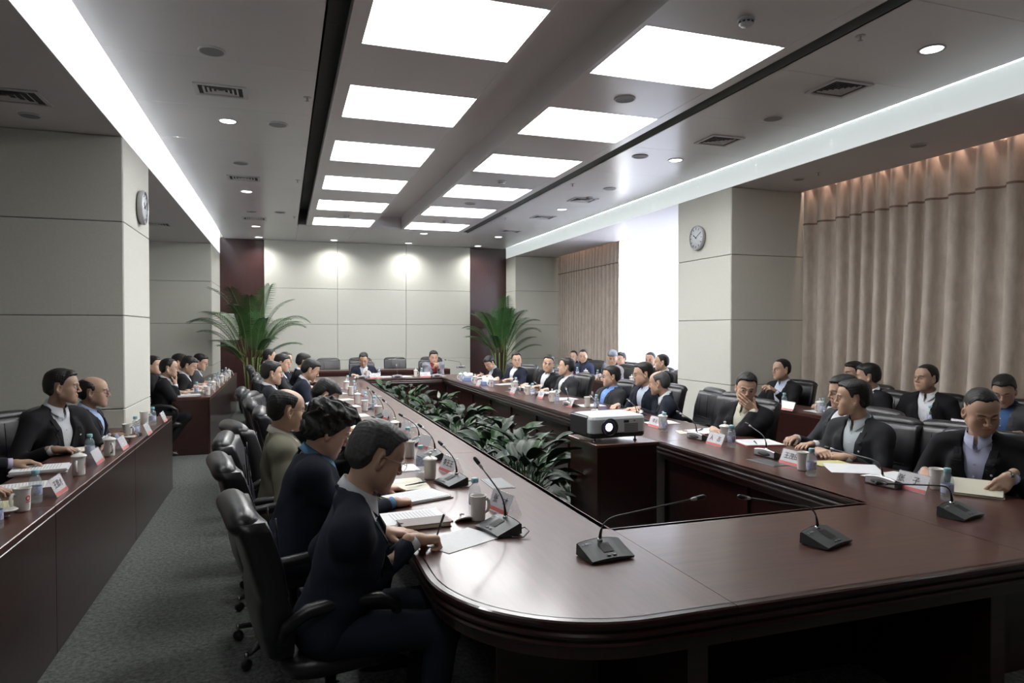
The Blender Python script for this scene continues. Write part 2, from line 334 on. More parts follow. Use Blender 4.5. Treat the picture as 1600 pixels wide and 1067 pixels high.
for i, y in enumerate((4.76, 6.48, 10.12, 11.9, 13.8)): vent(4.59, y, f'louvred square vent in the right ceiling strip, {ORD[i]} from the camera', .34, .3)
vent(-1.98, 6.05, 'louvred vent in the dropped soffit left of the bright cove, near the clock column', .5, .3, ZL); vent(-2.0, 12.6, 'louvred vent in the left dropped soffit beyond the column', .4, .3, ZL)
def downlight(x, y, label, w_):
    o = thing('downlight', (x, y, HC), 0, label, 'downlight', 'round recessed downlights')
    MB().lathe([(.078, 0), (.095, 0), (.097, -.004), (.092, -.009), (.078, -.006)], 28, caps=False).build('trim_ring', M_white, o)
    MB().lathe([(.0, -.004), (.076, -.004), (.078, 0), (.078, .001)], 24, caps=False).build('lens', M_lamp, o)
    l = bpy.data.lights.new('downlight_beam', 'SPOT'); l.energy = w_; l.spot_size = R_(150); l.spot_blend = 1.0; l.shadow_soft_size = .08; l.color = (1, 1, .97)
    lo = bpy.data.objects.new('downlight_beam', l); lo.location = (0, 0, -.03); lo.parent = o; COL.objects.link(lo)
for i, y in enumerate((7.45, 11.13, 14.8)): downlight(-.52, y, f'lit round downlight in the left ceiling strip, {ORD[i]} from the camera', DOWN_W)
for i, y in enumerate((3.88, 7.40, 11.04, 14.75)): downlight(4.61, y, f'lit round downlight in the right ceiling strip, {ORD[i]} from the camera', DOWN_W)
for i, (x, y) in enumerate(((-.52, 3.77), (-.52, .1), (4.61, .2), (-.52, -1.9))): downlight(x, y, f'added fill downlight overhead, out of the frame, {ORD[i]} one', DOWN_W*2.2)  # unseen downlights, added as fill to brighten the near faces
for x, lb in ((-.52, 'over the left dark wood bay of the far wall'), (1.13, 'washing the left part of the pale far wall'), (2.88, 'washing the right part of the pale far wall'), (4.62, 'over the right dark wood bay of the far wall')):
    downlight(x, 16.5, 'lit round downlight '+lb, SPOT_W)
downlight(2.91, 14.75, 'lit round downlight just past the end of the raft, in front of the far wall', DOWN_W*.6)
def speaker(x, y, label, z=HC, r=.085):
    o = thing('ceiling_speaker', (x, y, z), 0, label, 'ceiling speaker', 'round ceiling speakers')
    MB().lathe([(r, 0), (r*1.15, 0), (r*1.17, -.005), (r*1.05, -.012), (r, -.010)], 28, caps=False).build('trim_ring', M_white, o)
    MB().lathe([(.0, -.006), (r*.6, -.008), (r, -.010)], 24, caps=False).build('grille', M_grey, o)
for i, (x, y) in enumerate(((-.5, 5.62), (-.50, 9.25), (-.53, 12.96))): speaker(x, y, f'grey round speaker in the left ceiling strip beside the vents, {ORD[i]} from the camera')
for i, (x, y) in enumerate(((-.045, 7.4), (-.05, 12.87))): speaker(x, y, f'round grey speaker close to the raft slot in the left strip, {ORD[i]} from the camera')
for i, (x, y) in enumerate(((4.61, 5.63), (4.61, 9.2))): speaker(x, y, f'round grey speaker in the right ceiling strip, {ORD[i]} from the camera')
speaker(4.1, 7.37, 'round grey speaker in the right strip set close to the raft slot')
speaker(2.95, 5.59, 'round grey speaker on the raft bar between the first two right-hand luminous panels')
speaker(2.95, 11.0, 'round speaker on the raft bar between far right-hand luminous panels')
speaker(6.04, 5.22, 'round speaker in the soffit in front of the near drapes', ZR, .07); speaker(6.0, 6.85, 'small round speaker in the soffit beside the clock column', ZR, .06)
speaker(-1.95, 6.55, 'round speaker in the left soffit just behind the vent', ZL, .07)
def detector(x, y, label, z=HC):
    o = thing('smoke_detector', (x, y, z), 0, label, 'smoke detector', 'smoke detectors on the ceiling')
    MB().lathe([(0, 0), (.055, 0), (.057, -.012), (.052, -.02)], 24, caps=False).build('base', M_white, o)
    MB().lathe([(.046, -.02), (.047, -.038), (.038, -.05), (.0, -.052)], 24, caps=False).build('chamber', M_white, o)
    v = MB()
    for k in range(10):
        a = 2*PI*k/10; M = Matrix.Rotation(a, 4, 'Z'); q = MB().box(.0465, .049, -.009, .009, -.036, -.025); q.xf(M); v.add(q.v, q.f)
    v.build('slot', M_vent, o)
detector(2.97, 3.9, 'white smoke detector on the raft near the top right of the picture')
detector(2.93, 9.2, 'white smoke detector on the raft between middle right-hand luminous panels'); detector(2.96, 12.9, 'white smoke detector on the raft before the last right-hand luminous panel')
detector(1.1, 12.85, 'white smoke detector on the raft before the last left-hand luminous panel')
detector(4.61, 9.9, 'white smoke detector in the right ceiling strip beside a vent')
def sprinkler(x, y, label, z=HC):
    o = thing('sprinkler', (x, y, z), 0, label, 'sprinkler', 'fire sprinklers in the ceiling')
    MB().lathe([(0, -.003), (.034, -.003), (.036, 0)], 20, caps=False).build('rosette', M_white, o)
    MB().lathe([(.008, -.003), (.008, -.02), (.004, -.032), (.018, -.034), (.018, -.036), (0, -.036)], 12, caps=False).build('nozzle', M_silver, o)
for i, (x, y) in enumerate(((.215, 6.47), (.2, 10.06), (.2, 13.3))): sprinkler(x, y, f'small sprinkler at the right edge of the left ceiling strip, {ORD[i]} from the camera')
for i, (x, y) in enumerate(((3.92, 3.87), (3.95, 9.06), (3.95, 12.2))): sprinkler(x, y, f'small sprinkler at the raft side of the right ceiling strip, {ORD[i]} from the camera')
sprinkler(5.97, 6.5, 'small sprinkler in the right soffit in front of the clock column', ZR)

# ------------------------------------------------------------------ curtains
def drape(name, m, y0, y1, x, ztop, zbot, n, amp, label, header=True, lean=0., seed=1, cat='curtain', group=None, parts=True):
    rnd = random.Random(seed); N = n*10; ph = 0; xs = []; ys = []
    wds = [rnd.uniform(.7, 1.4) for _ in range(n)]; tot = sum(wds); acc = 0; prof = []
    for k in range(n):
        for j in range(10):
            t = (acc+wds[k]*j/10)/tot; a = 2*PI*j/10
            prof.append((t, math.cos(a)*(.7+.5*wds[k]), math.sin(2*a)*.12, wds[k]))
        acc += wds[k]
    prof.append((1, 1, 0, 1)); rows = [0, .03, .14, .142, .145, .16, .3, .5, .7, .85, 1.0]
    def rowpts(s, off=0):
        out = []
        for i, (t, c_, e, wk) in enumerate(prof):
            amp_s = amp*(.65+.45*s)+.012*math.sin(9*t+5*s)*s
            yy = y0+(y1-y0)*t+e*(y1-y0)/n*.5 + lean*s*s*math.sin(3.1*t)*.12
            xx = x - amp_s*c_ - (.006 if .139 < s < .147 else 0) + off
            if s < .03: xx = x-amp*.6*c_+off
            out.append((xx, yy, ztop+(zbot-ztop)*s))
        return out
    fr = MB(); R1 = [rowpts(s) for s in rows]; R2 = [rowpts(s, .006) for s in rows]
    fr.loft(R1, closed=False, smooth=True); fr.loft([r[::-1] for r in R2], closed=False, smooth=True)
    o = thing(name, (0, 0, 0), 0, label, cat, group); fr.build('fabric', m, o)
    if header:
        st = MB(); z = ztop+(zbot-ztop)*.14
        rr = rowpts(.143)
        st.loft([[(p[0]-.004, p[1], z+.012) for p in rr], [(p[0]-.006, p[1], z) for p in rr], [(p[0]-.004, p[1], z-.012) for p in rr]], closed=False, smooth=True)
        st.build('header_seam', mat('seam_dark_strip', (.20, .14, .11), .9, noise=((20, 20, 20), (.22, .16, .125), 2)), o)  # darker brown strip along the header seam
        MB().box(x-.015, x+.02, y0, y1, ztop, ztop+.02).build('curtain_track', M_white, o)
    return o
drape('drape', M_curt, 3.5, 7.49, 6.70, 3.56, .03, 17, .075, 'long beige floor-length drape beside the near side of the clock column', lean=1, seed=4)
drape('drape', M_curt, -1.0, 3.45, 6.70, 3.56, .03, 13, .075, 'beige drape nearest the camera, mostly outside the frame at the right', seed=9)
drape('drape', M_curt, 12.85, 16.185, 6.70, 3.56, .03, 20, .05, 'far beige drape gathered at the left of the bright window', seed=5)
drape('sheer_curtain', M_sheer, 8.8, 12.83, 6.78, 3.56, .03, 30, .03, 'white sheer curtain glowing in front of the bright window', header=False, seed=6, cat='curtain')

# ------------------------------------------------------------------ clocks
def clock(loc, rz, label):
    o = thing('wall_clock', loc, rz, label, 'clock')      # faces local -y
    X = Matrix.Rotation(R_(90), 4, 'X')
    MB().lathe([(.150, -.035), (.165, -.03), (.172, -.005), (.170, .015), (.158, .022), (.152, .012)], 40, caps=False).xf(X).build('rim', M_silver, o)
    MB().lathe([(0, .008), (.154, .008), (.154, -.03), (0, -.034)], 40, caps=False).xf(X).build('dial', mat('dial_white', (.66, .70, .72), .4, noise=((9, 9, 9), (.63, .67, .69), 1)), o)
    for k in range(12):
        a = k*PI/6; q = MB().box(-.004, .004, -.0125, -.010, .112, .142).xf(Matrix.Rotation(a, 4, 'Y')); q.build('hour_mark', M_ink, o)
    for a, L_, wd in ((R_(305), .075, .006), (R_(60), .115, .004)): MB().box(-wd, wd, -.016, -.013, -.02, L_).xf(Matrix.Rotation(a, 4, 'Y')).build('hand', M_ink, o)
    MB().lathe([(0, .016), (.01, .016), (.01, .010)], 12, caps=False).xf(X).build('hub', M_ink, o)
clock((XL+.04, 7.72, 2.88), R_(90), 'round silver-rimmed wall clock on the left column')
clock((XR-.04, 8.22, 2.93), R_(-90), 'round white wall clock on the right column beside the window')
# ------------------------------------------------------------------ conference table
TZ = .76
X0, X1, X2, X3 = .48, 1.385, 2.815, 3.70       # left run, hollow, right run
Y0, Y1, Y2, Y3 = 1.84, 2.75, 12.50, 13.40
tab = thing('conference_table', (0, 0, 0), 0, 'long polished mahogany conference table built as a hollow rectangle', 'table')
def arc(cx, cy, r, a0, a1, n=12): return [(cx+r*math.cos(R_(a0+(a1-a0)*i/n)), cy+r*math.sin(R_(a0+(a1-a0)*i/n))) for i in range(n+1)]
CR = .60; TT = .018
def slab(poly, m, nm='tabletop'):
    n = len(poly); A = sum(poly[i][0]*poly[(i+1) % n][1]-poly[(i+1) % n][0]*poly[i][1] for i in range(n))
    if A < 0: poly = poly[::-1]
    MB().prism(poly, TZ-TT, TZ).build(nm, m, tab)
g = .0012; BE = .03
yl = [Y1+2.04, 6.75, 8.7, 10.65, Y2-.05]
slab([(X1-g, Y0+BE), (X1-g, yl[0]-g), (X0+BE, yl[0]-g)]+[(x, y) for x, y in arc(X0+CR, Y0+CR, CR-BE, 180, 270)], M_top)
for a, b_ in zip(yl, yl[1:]+[Y3-BE]): slab([(X0+BE, a+g), (X1-g, a+g), (X1-g, b_-g), (X0+BE, b_-g)], M_top)
slab([(X1+g, Y0+BE), (X2-g, Y0+BE), (X2-g, Y1), (X1+g, Y1)], M_topx)
slab([(X1+g, Y2), (2.1-g, Y2), (2.1-g, Y3-BE), (X1+g, Y3-BE)], M_topx); slab([(2.1+g, Y2), (X2-g, Y2), (X2-g, Y3-BE), (2.1+g, Y3-BE)], M_topx)
slab([(X2+g, Y0+BE), (X2+g, yl[0]-g), (X3-BE, yl[0]-g)]+[(x, y) for x, y in arc(X3-CR, Y0+CR, CR-BE, 0, -90)], M_top)
for a, b_ in zip(yl, yl[1:]+[Y3-BE]): slab([(X2+g, a+g), (X3-BE, a+g), (X3-BE, b_-g), (X2+g, b_-g)], M_top)
PROF = [(-.035, 0), (-.008, 0), (-.001, -.004), (.001, -.012), (-.003, -.024), (-.012, -.030), (-.016, -.036), (-.010, -.040), (-.006, -.048), (-.008, -.056), (-.018, -.062), (-.022, -.068), (-.016, -.072), (-.013, -.080), (-.016, -.088), (-.03, -.094), (-.035, -.13), (-.06, -.13)]
def sweep(path, name='edge_moulding', zt=TZ, prof=PROF, mt=None, parent=None, closed=False):
    """path with the outside on its right-hand side"""
    n = len(path); rings = []
    for i, p in enumerate(path):
        a = path[i-1] if (i or closed) else None; c = path[(i+1) % n] if (i < n-1 or closed) else None
        ts = []
        if a: ts.append(Vector((p[0]-a[0], p[1]-a[1])).normalized())
        if c: ts.append(Vector((c[0]-p[0], c[1]-p[1])).normalized())
        nn = [Vector((t.y, -t.x)) for t in ts]; N = sum(nn, Vector((0, 0))).normalized(); k = 1/max(.3, N.dot(nn[0]))
        rings.append([(p[0]+N.x*d*k, p[1]+N.y*d*k, zt+z) for d, z in prof])
    if closed: rings.append(rings[0])
    mb = MB().loft(rings, closed=False); mb.f = [f[::-1] for f in mb.f]
    return mb.build(name, mt or M_woody, parent or tab)
sweep([(X0, yl[0]-g)]+arc(X0+CR, Y0+CR, CR, 180, 270, 18)+[(X1-g, Y0)])
sweep([(X1+g, Y0), (X2-g, Y0)], mt=M_wood)
sweep([(X2+g, Y0)]+arc(X3-CR, Y0+CR, CR, -90, 0, 18)+[(X3, yl[0]-g)])
for a, b_ in zip(yl, yl[1:]+[Y3]): sweep([(X0, b_-g), (X0, a+g)]); sweep([(X3, a+g), (X3, b_-g)])
sweep([(X3, Y3), (2.1+g, Y3)], mt=M_wood); sweep([(2.1-g, Y3), (X0, Y3)], mt=M_wood)
ys_in = [Y1]+yl[:-1]+[Y2]
for a, b_ in zip(ys_in, ys_in[1:]): sweep([(X2, b_-g), (X2, a+g)]); sweep([(X1, a+g), (X1, b_-g)])
sweep([(X2, Y1), (X1, Y1)], mt=M_wood); sweep([(X1, Y2), (X2, Y2)], mt=M_wood)
# modesty panels and posts
def mp(x0, x1, y0, y1, z0=0, z1=TZ-.09, nm='modesty_panel', m=M_wood): MB().box(x0, x1, y0, y1, z0, z1, bev=.003).build(nm, m, tab)
for a, b_ in zip(ys_in, ys_in[1:]):
    h = (a+b_)/2
    for p, q in ((a, h), (h, b_)):
        mp(X2+.085, X2+.105, p+.03, q-.03); mp(X1-.105, X1-.085, p+.03, q-.03)
    for p in (a, h):
        mp(X2+.065, X2+.12, p-.028, p+.028, nm='post'); mp(X1-.12, X1-.065, p-.028, p+.028, nm='post')
for p, q in ((X1-.1, 2.1), (2.1, X2+.1)): mp(p, q, Y2+.085, Y2+.105); mp(p, q, Y1-.105, Y1-.085)
mp(1.27, 1.35, 1.95, 2.03, nm='post'); mp(1.29, 1.33, 2.03, Y1-.11, nm='side_panel')
mp(2.66, 2.74, 1.95, 2.03, nm='post'); mp(2.68, 2.72, 2.03, Y1-.11, nm='side_panel')
for x in (.72, 3.44):
    for y in (2.35, 4.79, 6.75, 8.7, 10.65, 12.9): mp(min(x, 2.1+(x-2.1)*.72), max(x, 2.1+(x-2.1)*.72), y-.02, y+.02, nm='side_panel')
for i, (x, y, yaw) in enumerate(((1.17, 3.76, 0), (3.08, 3.79, 0), (1.16, 6.30, 0), (3.10, 6.4, 0), (1.17, 9.2, 0), (3.1, 9.3, 0))):
    o = thing('socket_plate', (x, y, TZ), 0, f"grey flush socket plate in the {'left' if x < 2 else 'right'} run of the table, {ORD[i//2]} from the near end", 'socket plate', 'socket plates in the tabletop')
    MB().box(-.065, .065, -.135, .135, 0, .003, bev=.001).build('frame', M_plate, o); MB().box(-.052, .052, -.122, .122, .003, .0045, bev=.001).build('lid', M_plate, o)

# ------------------------------------------------------------------ second-row desks
def desk(name, label, x0, x1, ys, front, z=TZ, axis='y'):
    """narrow desks: ys are the joints of the units; front = +1/-1 side of the modesty front"""
    o = thing(name, (0, 0, 0), 0, label, 'desk')
    for a, b_ in zip(ys, ys[1:]):
        def bx(p0, p1, q0, q1, z0, z1, nm, m, bev=.003):
            if axis == 'y': MB().box(p0, p1, q0, q1, z0, z1, bev=bev).build(nm, m, o)
            else: MB().box(q0, q1, p0, p1, z0, z1, bev=bev).build(nm, m, o)
        bx(x0, x1, a+.001, b_-.001, z-.035, z, 'desktop', M_top if axis == 'y' else M_topx)
        if front > 0: bx(x1-.022, x1, a+.001, b_-.001, 0, z-.036, 'front_panel', M_woody if axis == 'y' else M_wood)
        else: bx(x0, x0+.022, a+.001, b_-.001, 0, z-.036, 'front_panel', M_woody if axis == 'y' else M_wood)
        lo, hi = (x0+.03, x1-.023) if front > 0 else (x0+.023, x1-.03)
        bx(lo, hi, a+.001, a+.031, 0, z-.036, 'side_panel', M_wood); bx(lo, hi, b_-.031, b_-.001, 0, z-.036, 'side_panel', M_wood)
        bx(lo, hi, a+.032, b_-.032, z-.2, z-.18, 'shelf', M_wood)
    return o
desk('long_desk', 'long dark mahogany desk in the left aisle in front of the near column', -1.55, -1.10, [2.1, 4.0, 5.95, 7.82], 1)
desk('long_desk', 'mahogany desk in the left aisle beyond the column, with its end panel showing', -1.42, -.93, [9.85, 11.7, 13.5, 15.3], 1)
desk('long_desk', 'mahogany desk behind the right row of the table, in front of the near drape', 5.30, 5.80, [2.0, 3.8, 5.6, 7.42], -1)
desk('long_desk', 'mahogany desk behind the right row of the table, in front of the bright window', 5.25, 5.75, [8.85, 10.6, 12.35, 14.1], -1)
desk('long_desk', 'mahogany desk standing behind the head of the table along the far wall', 14.6, 15.1, [.10, 1.75, 3.46], -1, z=.80, axis='x')

# ------------------------------------------------------------------ office chairs
def make_chair():
    o = link('office_chair', None)
    # faces local +y ; seat centre at origin
    SCL = .95
    def ring(z, yc, w, th, k):
        pts = []
        for i in range(28):
            a = 2*PI*i/28; c_, s_ = math.cos(a), math.sin(a)
            x = w*math.copysign(abs(c_)**.32, c_); y = th*math.copysign(abs(s_)**.55, s_)
            if s_ > 0: y += .035*(abs(x)/w)**3      # wings wrap forward
            pts.append((x, yc+y, z))
        return pts
    prof = [(.47, -.235, .20, .03), (.50, -.245, .235, .045), (.58, -.252, .255, .055), (.66, -.262, .262, .052), (.70, -.268, .264, .044), (.715, -.270, .264, .041), (.73, -.272, .265, .046), (.82, -.290, .268, .052), (.90, -.312, .268, .050), (.96, -.332, .266, .050), (1.0, -.350, .262, .052)]
    b = MB().loft([ring(z, y, w_, t_, 0) for z, y, w_, t_ in prof], caps=True, smooth=True); b.build('backrest', M_leather, o)
    # rolled top, bent backwards
    r = MB(); rr = []
    for i in range(17):
        t = i/16; x = -.252+.504*t; e = 1-abs(2*t-1)**9; rad = .024+.026*e
        rr.append([(x, -.358+rad*1.15*math.cos(2*PI*j/18), .988+rad*math.sin(2*PI*j/18)+.012*(1-(2*t-1)**2)) for j in range(18)])
    r.loft(rr, caps=True, smooth=True).build('head_roll', M_leather, o)
    st = MB()
    for x in (-.10, .10): st.tube([(x, -.268+.058+(-.02*((z-.74)/.24)), z) for z in (.735, .80, .86, .92, .97)], .0035, 6)
    st.tube([(-.2, -.214, .722), (-.1, -.226, .722), (.1, -.226, .722), (.2, -.214, .722)], .004, 6); st.build('stitching', M_leather, o)
    s = MB(); rings = []
    for z, k in ((.385, .86), (.40, .96), (.43, 1.0), (.455, .98), (.47, .90), (.476, .6), (.474, .2)):
        rings.append([(.27*k*math.copysign(abs(math.cos(a))**.45, math.cos(a)), .02+.25*k*math.copysign(abs(math.sin(a))**.45, math.sin(a)), z-(.03*max(0, math.sin(a))**2 if z > .44 else 0)) for a in [2*PI*i/28 for i in range(28)]])
    s.loft(rings, caps=True, smooth=True).build('seat', M_leather, o)
    for sx in (-1, 1):
        a = MB().tube([(sx*.25, -.24, .56), (sx*.285, -.225, .62), (sx*.292, -.15, .668), (sx*.292, 0, .682), (sx*.290, .12, .668), (sx*.285, .19, .625), (sx*.28, .20, .55), (sx*.272, .15, .46), (sx*.24, .08, .40)], [.018, .022, .027, .029, .027, .022, .018, .017, .016], 10)
        a.build('armrest', M_plast, o)
    for ch_ in list(COL.objects):
        if ch_.parent == o: ch_.data.transform(Matrix.Diagonal((.95, .97, .98, 1)))
    MB().box(-.14, .14, -.13, .13, .34, .377, bev=.01).build('seat_plate', M_plast, o)
    MB().lathe([(.028, .10), (.028, .24), (.022, .24), (.022, .355)], 16).build('gas_column', M_plast, o)
    for k in range(5):
        M = Matrix.Rotation(2*PI*k/5+.3, 4, 'Z')
        MB().tube([(.02, 0, .12), (.12, 0, .115), (.24, 0, .09), (.30, 0, .075)], [.032, .028, .022, .018], 10, flat=.7).xf(M).build('base_arm', M_chrome if False else M_plast, o)
        c = MB(); c.lathe([(.0, -.012), (.024, -.012), (.027, -.008), (.027, .008), (.024, .012), (0, .012)], 14); c.xf(Matrix.Translation((.31, 0, .027)) @ Matrix.Rotation(R_(90), 4, 'X')); 
        c.xf(M); f = c.build('caster', M_plast, o)
        MB().tube([(.31, 0, .04), (.31, 0, .085)], .01, 8).xf(M).build('caster_stem', M_chrome, f)
    return o
CHAIR = make_chair(); _first_chair = [True]
def chair(x, y, rz, label, group='black leather office chairs', dz=0.):
    if _first_chair[0]:
        _first_chair[0] = False; c = CHAIR; CH(CHAIR)
        for k in list(_ch[CHAIR.name]): CH(k)
        c.location = (x, y, 0); c.rotation_euler = (0, 0, rz); tag(c, label, 'chair', group)
        return c
    c = copy_tree(CHAIR, (x, y, 0), rz, label, group); return c

# ------------------------------------------------------------------ table ware prototypes
PROTO = {}
def proto(key, fn):
    def use(loc, rz, label, group=None, **k):
        if key not in PROTO:
            o = fn(); PROTO[key] = o; CH(o); [CH(c) for c in CH(o)]
            o.location = loc; o.rotation_euler = (0, 0, rz)
        else: o = copy_tree(PROTO[key], loc, rz)
        tag(o, label, PCAT[key], group); return o
    return use
PCAT = dict(mug='mug', openmug='mug', bottle='bottle', lid='mug lid', pen='pen')
def ring_logo(o, x, z, r, rad, ang):
    b = MB(); N = 16
    def P(u_, w_, d=.0008): a = ang+u_/rad; return ((rad+d)*math.cos(a), (rad+d)*math.sin(a), z+w_)
    vs = []
    for k in range(N):
        t = 2*PI*k/N; vs.append(P(r*math.cos(t), r*math.sin(t))); vs.append(P(r*.55*math.cos(t), r*.55*math.sin(t)))
    b.add(vs, [(2*k, (2*k+2) % (2*N), (2*k+3) % (2*N), 2*k+1) for k in range(N)])
    b.build('red_ring_mark', M_red, o)
    t = MB()
    for k in range(5):
        u0 = -.011+.0046*k; t.add([P(u0, -r-.008), P(u0+.0034, -r-.008), P(u0+.0034, -r-.003), P(u0, -r-.003)], [(0, 1, 2, 3)])
    t.build('lettering', M_red, o)
def mugbody(o, cup=True):
    p = [(.0, .001), (.031, .0), (.033, .004), (.034, .012), (.0365, .10), (.039, .112), (.041, .116), (.038, .117), (.0345, .108), (.031, .02), (.0, .014)]
    MB().lathe(p, 26, caps=False).build('body', M_porc, o)
    MB().tube([(-.033, 0, .088), (-.052, 0, .092), (-.062, 0, .078), (-.062, 0, .055), (-.054, 0, .034), (-.034, 0, .026)], [.006, .0065, .007, .0065, .006, .005], 8, flat=1.3).build('handle', M_porc, o)
    ring_logo(o, 0, .066, .013, .0357, R_(-90)); 
def mug_():
    o = link('lidded_mug', None); mugbody(o)
    l = MB().lathe([(.043, .114), (.0445, .118), (.042, .122), (.030, .130), (.014, .135), (.007, .137), (.006, .143), (.011, .149), (.011, .155), (.006, .160), (0, .161)], 26, caps=False); l.lathe([(.0, .113), (.043, .114)], 26, caps=False); l.build('lid', M_porc, o); return o
def openmug_(): o = link('open_mug', None); mugbody(o); MB().lathe([(0, .085), (.0335, .085)], 20, caps=False).build('tea', mat('green_tea', (.30, .24, .10), .1, noise=((9, 9, 9), (.28, .22, .09), 1)), o); return o
def lid_(): o = link('mug_lid', None); MB().lathe([(0, .0), (.006, .001), (.009, .008), (.02, .02), (.042, .030), (.0445, .034), (.042, .037), (.0, .028)], 24, caps=False).build('disc', M_porc, o); MB().lathe([(0, 0), (.011, .002), (.011, .008), (.006, .013)], 16).build('knob', M_porc, o); return o
def bottle_():
    o = link('water_bottle', None)
    MB().lathe([(.0, .006), (.018, .002), (.026, 0), (.0305, .006), (.031, .018), (.029, .023), (.031, .028), (.031, .038), (.0295, .042), (.0295, .088), (.031, .092), (.030, .108), (.024, .130), (.015, .143), (.0125, .148), (.0125, .154)], 22).build('body', M_pet, o)
    MB().lathe([(.0299, .043), (.0302, .045), (.0302, .086), (.0299, .088)], 22, caps=False).build('label', M_lab, o)
    MB().lathe([(.0165, .148), (.0175, .150), (.0175, .167), (.0155, .170), (.0, .170)], 20, caps=False).build('cap', M_cap, o); return o
def pen_(): o = link('ink_pen', None); MB().tube([(-.07, 0, .006), (.0, 0, .006), (.02, 0, .006)], [.0022, .0045, .005], 8).build('barrel', M_plast, o); MB().tube([(.02, 0, .006), (.07, 0, .006)], [.0056, .005], 8).build('cap', M_mic, o); return o
mug = proto('mug', mug_); openmug = proto('openmug', openmug_); lid = proto('lid', lid_); bottle = proto('bottle', bottle_); pen = proto('pen', pen_)
_pl = {}
def text_mesh(s, size, ext=.0004):
    c = bpy.data.curves.new('t', 'FONT'); c.body = s; c.size = size; c.align_x = 'CENTER'; c.align_y = 'CENTER'; c.extrude = ext; c.resolution_u = 2
    if ord(s[0]) > 0x3000:      # set each character on its own so the strokes stay clear
        c.body = '\u7530'; mb = MB(); n_ = len(s)
        for k, ch_ in enumerate(s):
            if ch_ == ' ': continue
            c.body = ch_; o = bpy.data.objects.new('t', c); me = bpy.data.meshes.new_from_object(o); V = [tuple(v.co) for v in me.vertices]; F = [tuple(p.vertices) for p in me.polygons]
            if V: cx = (min(v[0] for v in V)+max(v[0] for v in V))/2; cy = (min(v[1] for v in V)+max(v[1] for v in V))/2; mb.add([(v[0]-cx+(k-(n_-1)/2)*size*1.0, v[1]-cy, v[2]) for v in V], F)
            bpy.data.objects.remove(o); bpy.data.meshes.remove(me)
        me = bpy.data.meshes.new('lettering'); me.from_pydata(mb.v, [], mb.f); me.update(); return me
    o = bpy.data.objects.new('t', c); me = bpy.data.meshes.new_from_object(o); bpy.data.objects.remove(o); bpy.data.curves.remove(c); return me
def name_plate(loc, rz, label, txt=None, two=False):
    """tent card; printed face towards local -y"""
    o = thing('name_plate', loc, rz, label, 'name plate', 'name plates on the tables')
    if 'c' not in _pl:
        W2, H, D = .10, .098, .042
        M = Matrix.Translation((0, -D, 0)) @ Matrix.Rotation(-math.atan2(D, H), 4, 'X'); Lh = math.hypot(H, D); _pl['M'] = M
        _pl['c'] = MB().box(-W2+.003, W2-.003, .0012, .0022, .003, Lh-.003).xf(M).mesh('card', M_card)
        _pl['b'] = MB().box(-W2+.003, W2-.003, -.0012, -.0006, .006, .024).xf(M).mesh('red_band', M_band)
        a = MB().box(-W2, W2, -.0006, .0003, 0, Lh).xf(M); M2 = Matrix.Translation((0, D, 0)) @ Matrix.Rotation(math.atan2(D, H), 4, 'X'); q = MB().box(-W2, W2, -.0003, .0015, 0, Lh).xf(M2); a.add(q.v, q.f); _pl['a'] = a.mesh('acrylic_stand', M_acry)
    link('card', _pl['c'], o); link('red_band', _pl['b'], o); link('acrylic_stand', _pl['a'], o)
    if txt:
        me = _pl.get(txt) or text_mesh(txt, .046); _pl[txt] = me
        if not me.materials: me.materials.append(M_ink)
        t = link('lettering', me, o, kind='stuff'); t.matrix_local = _pl['M'] @ Matrix.Translation((0, -.0011, .064)) @ Matrix.Rotation(R_(90), 4, 'X')
    return o
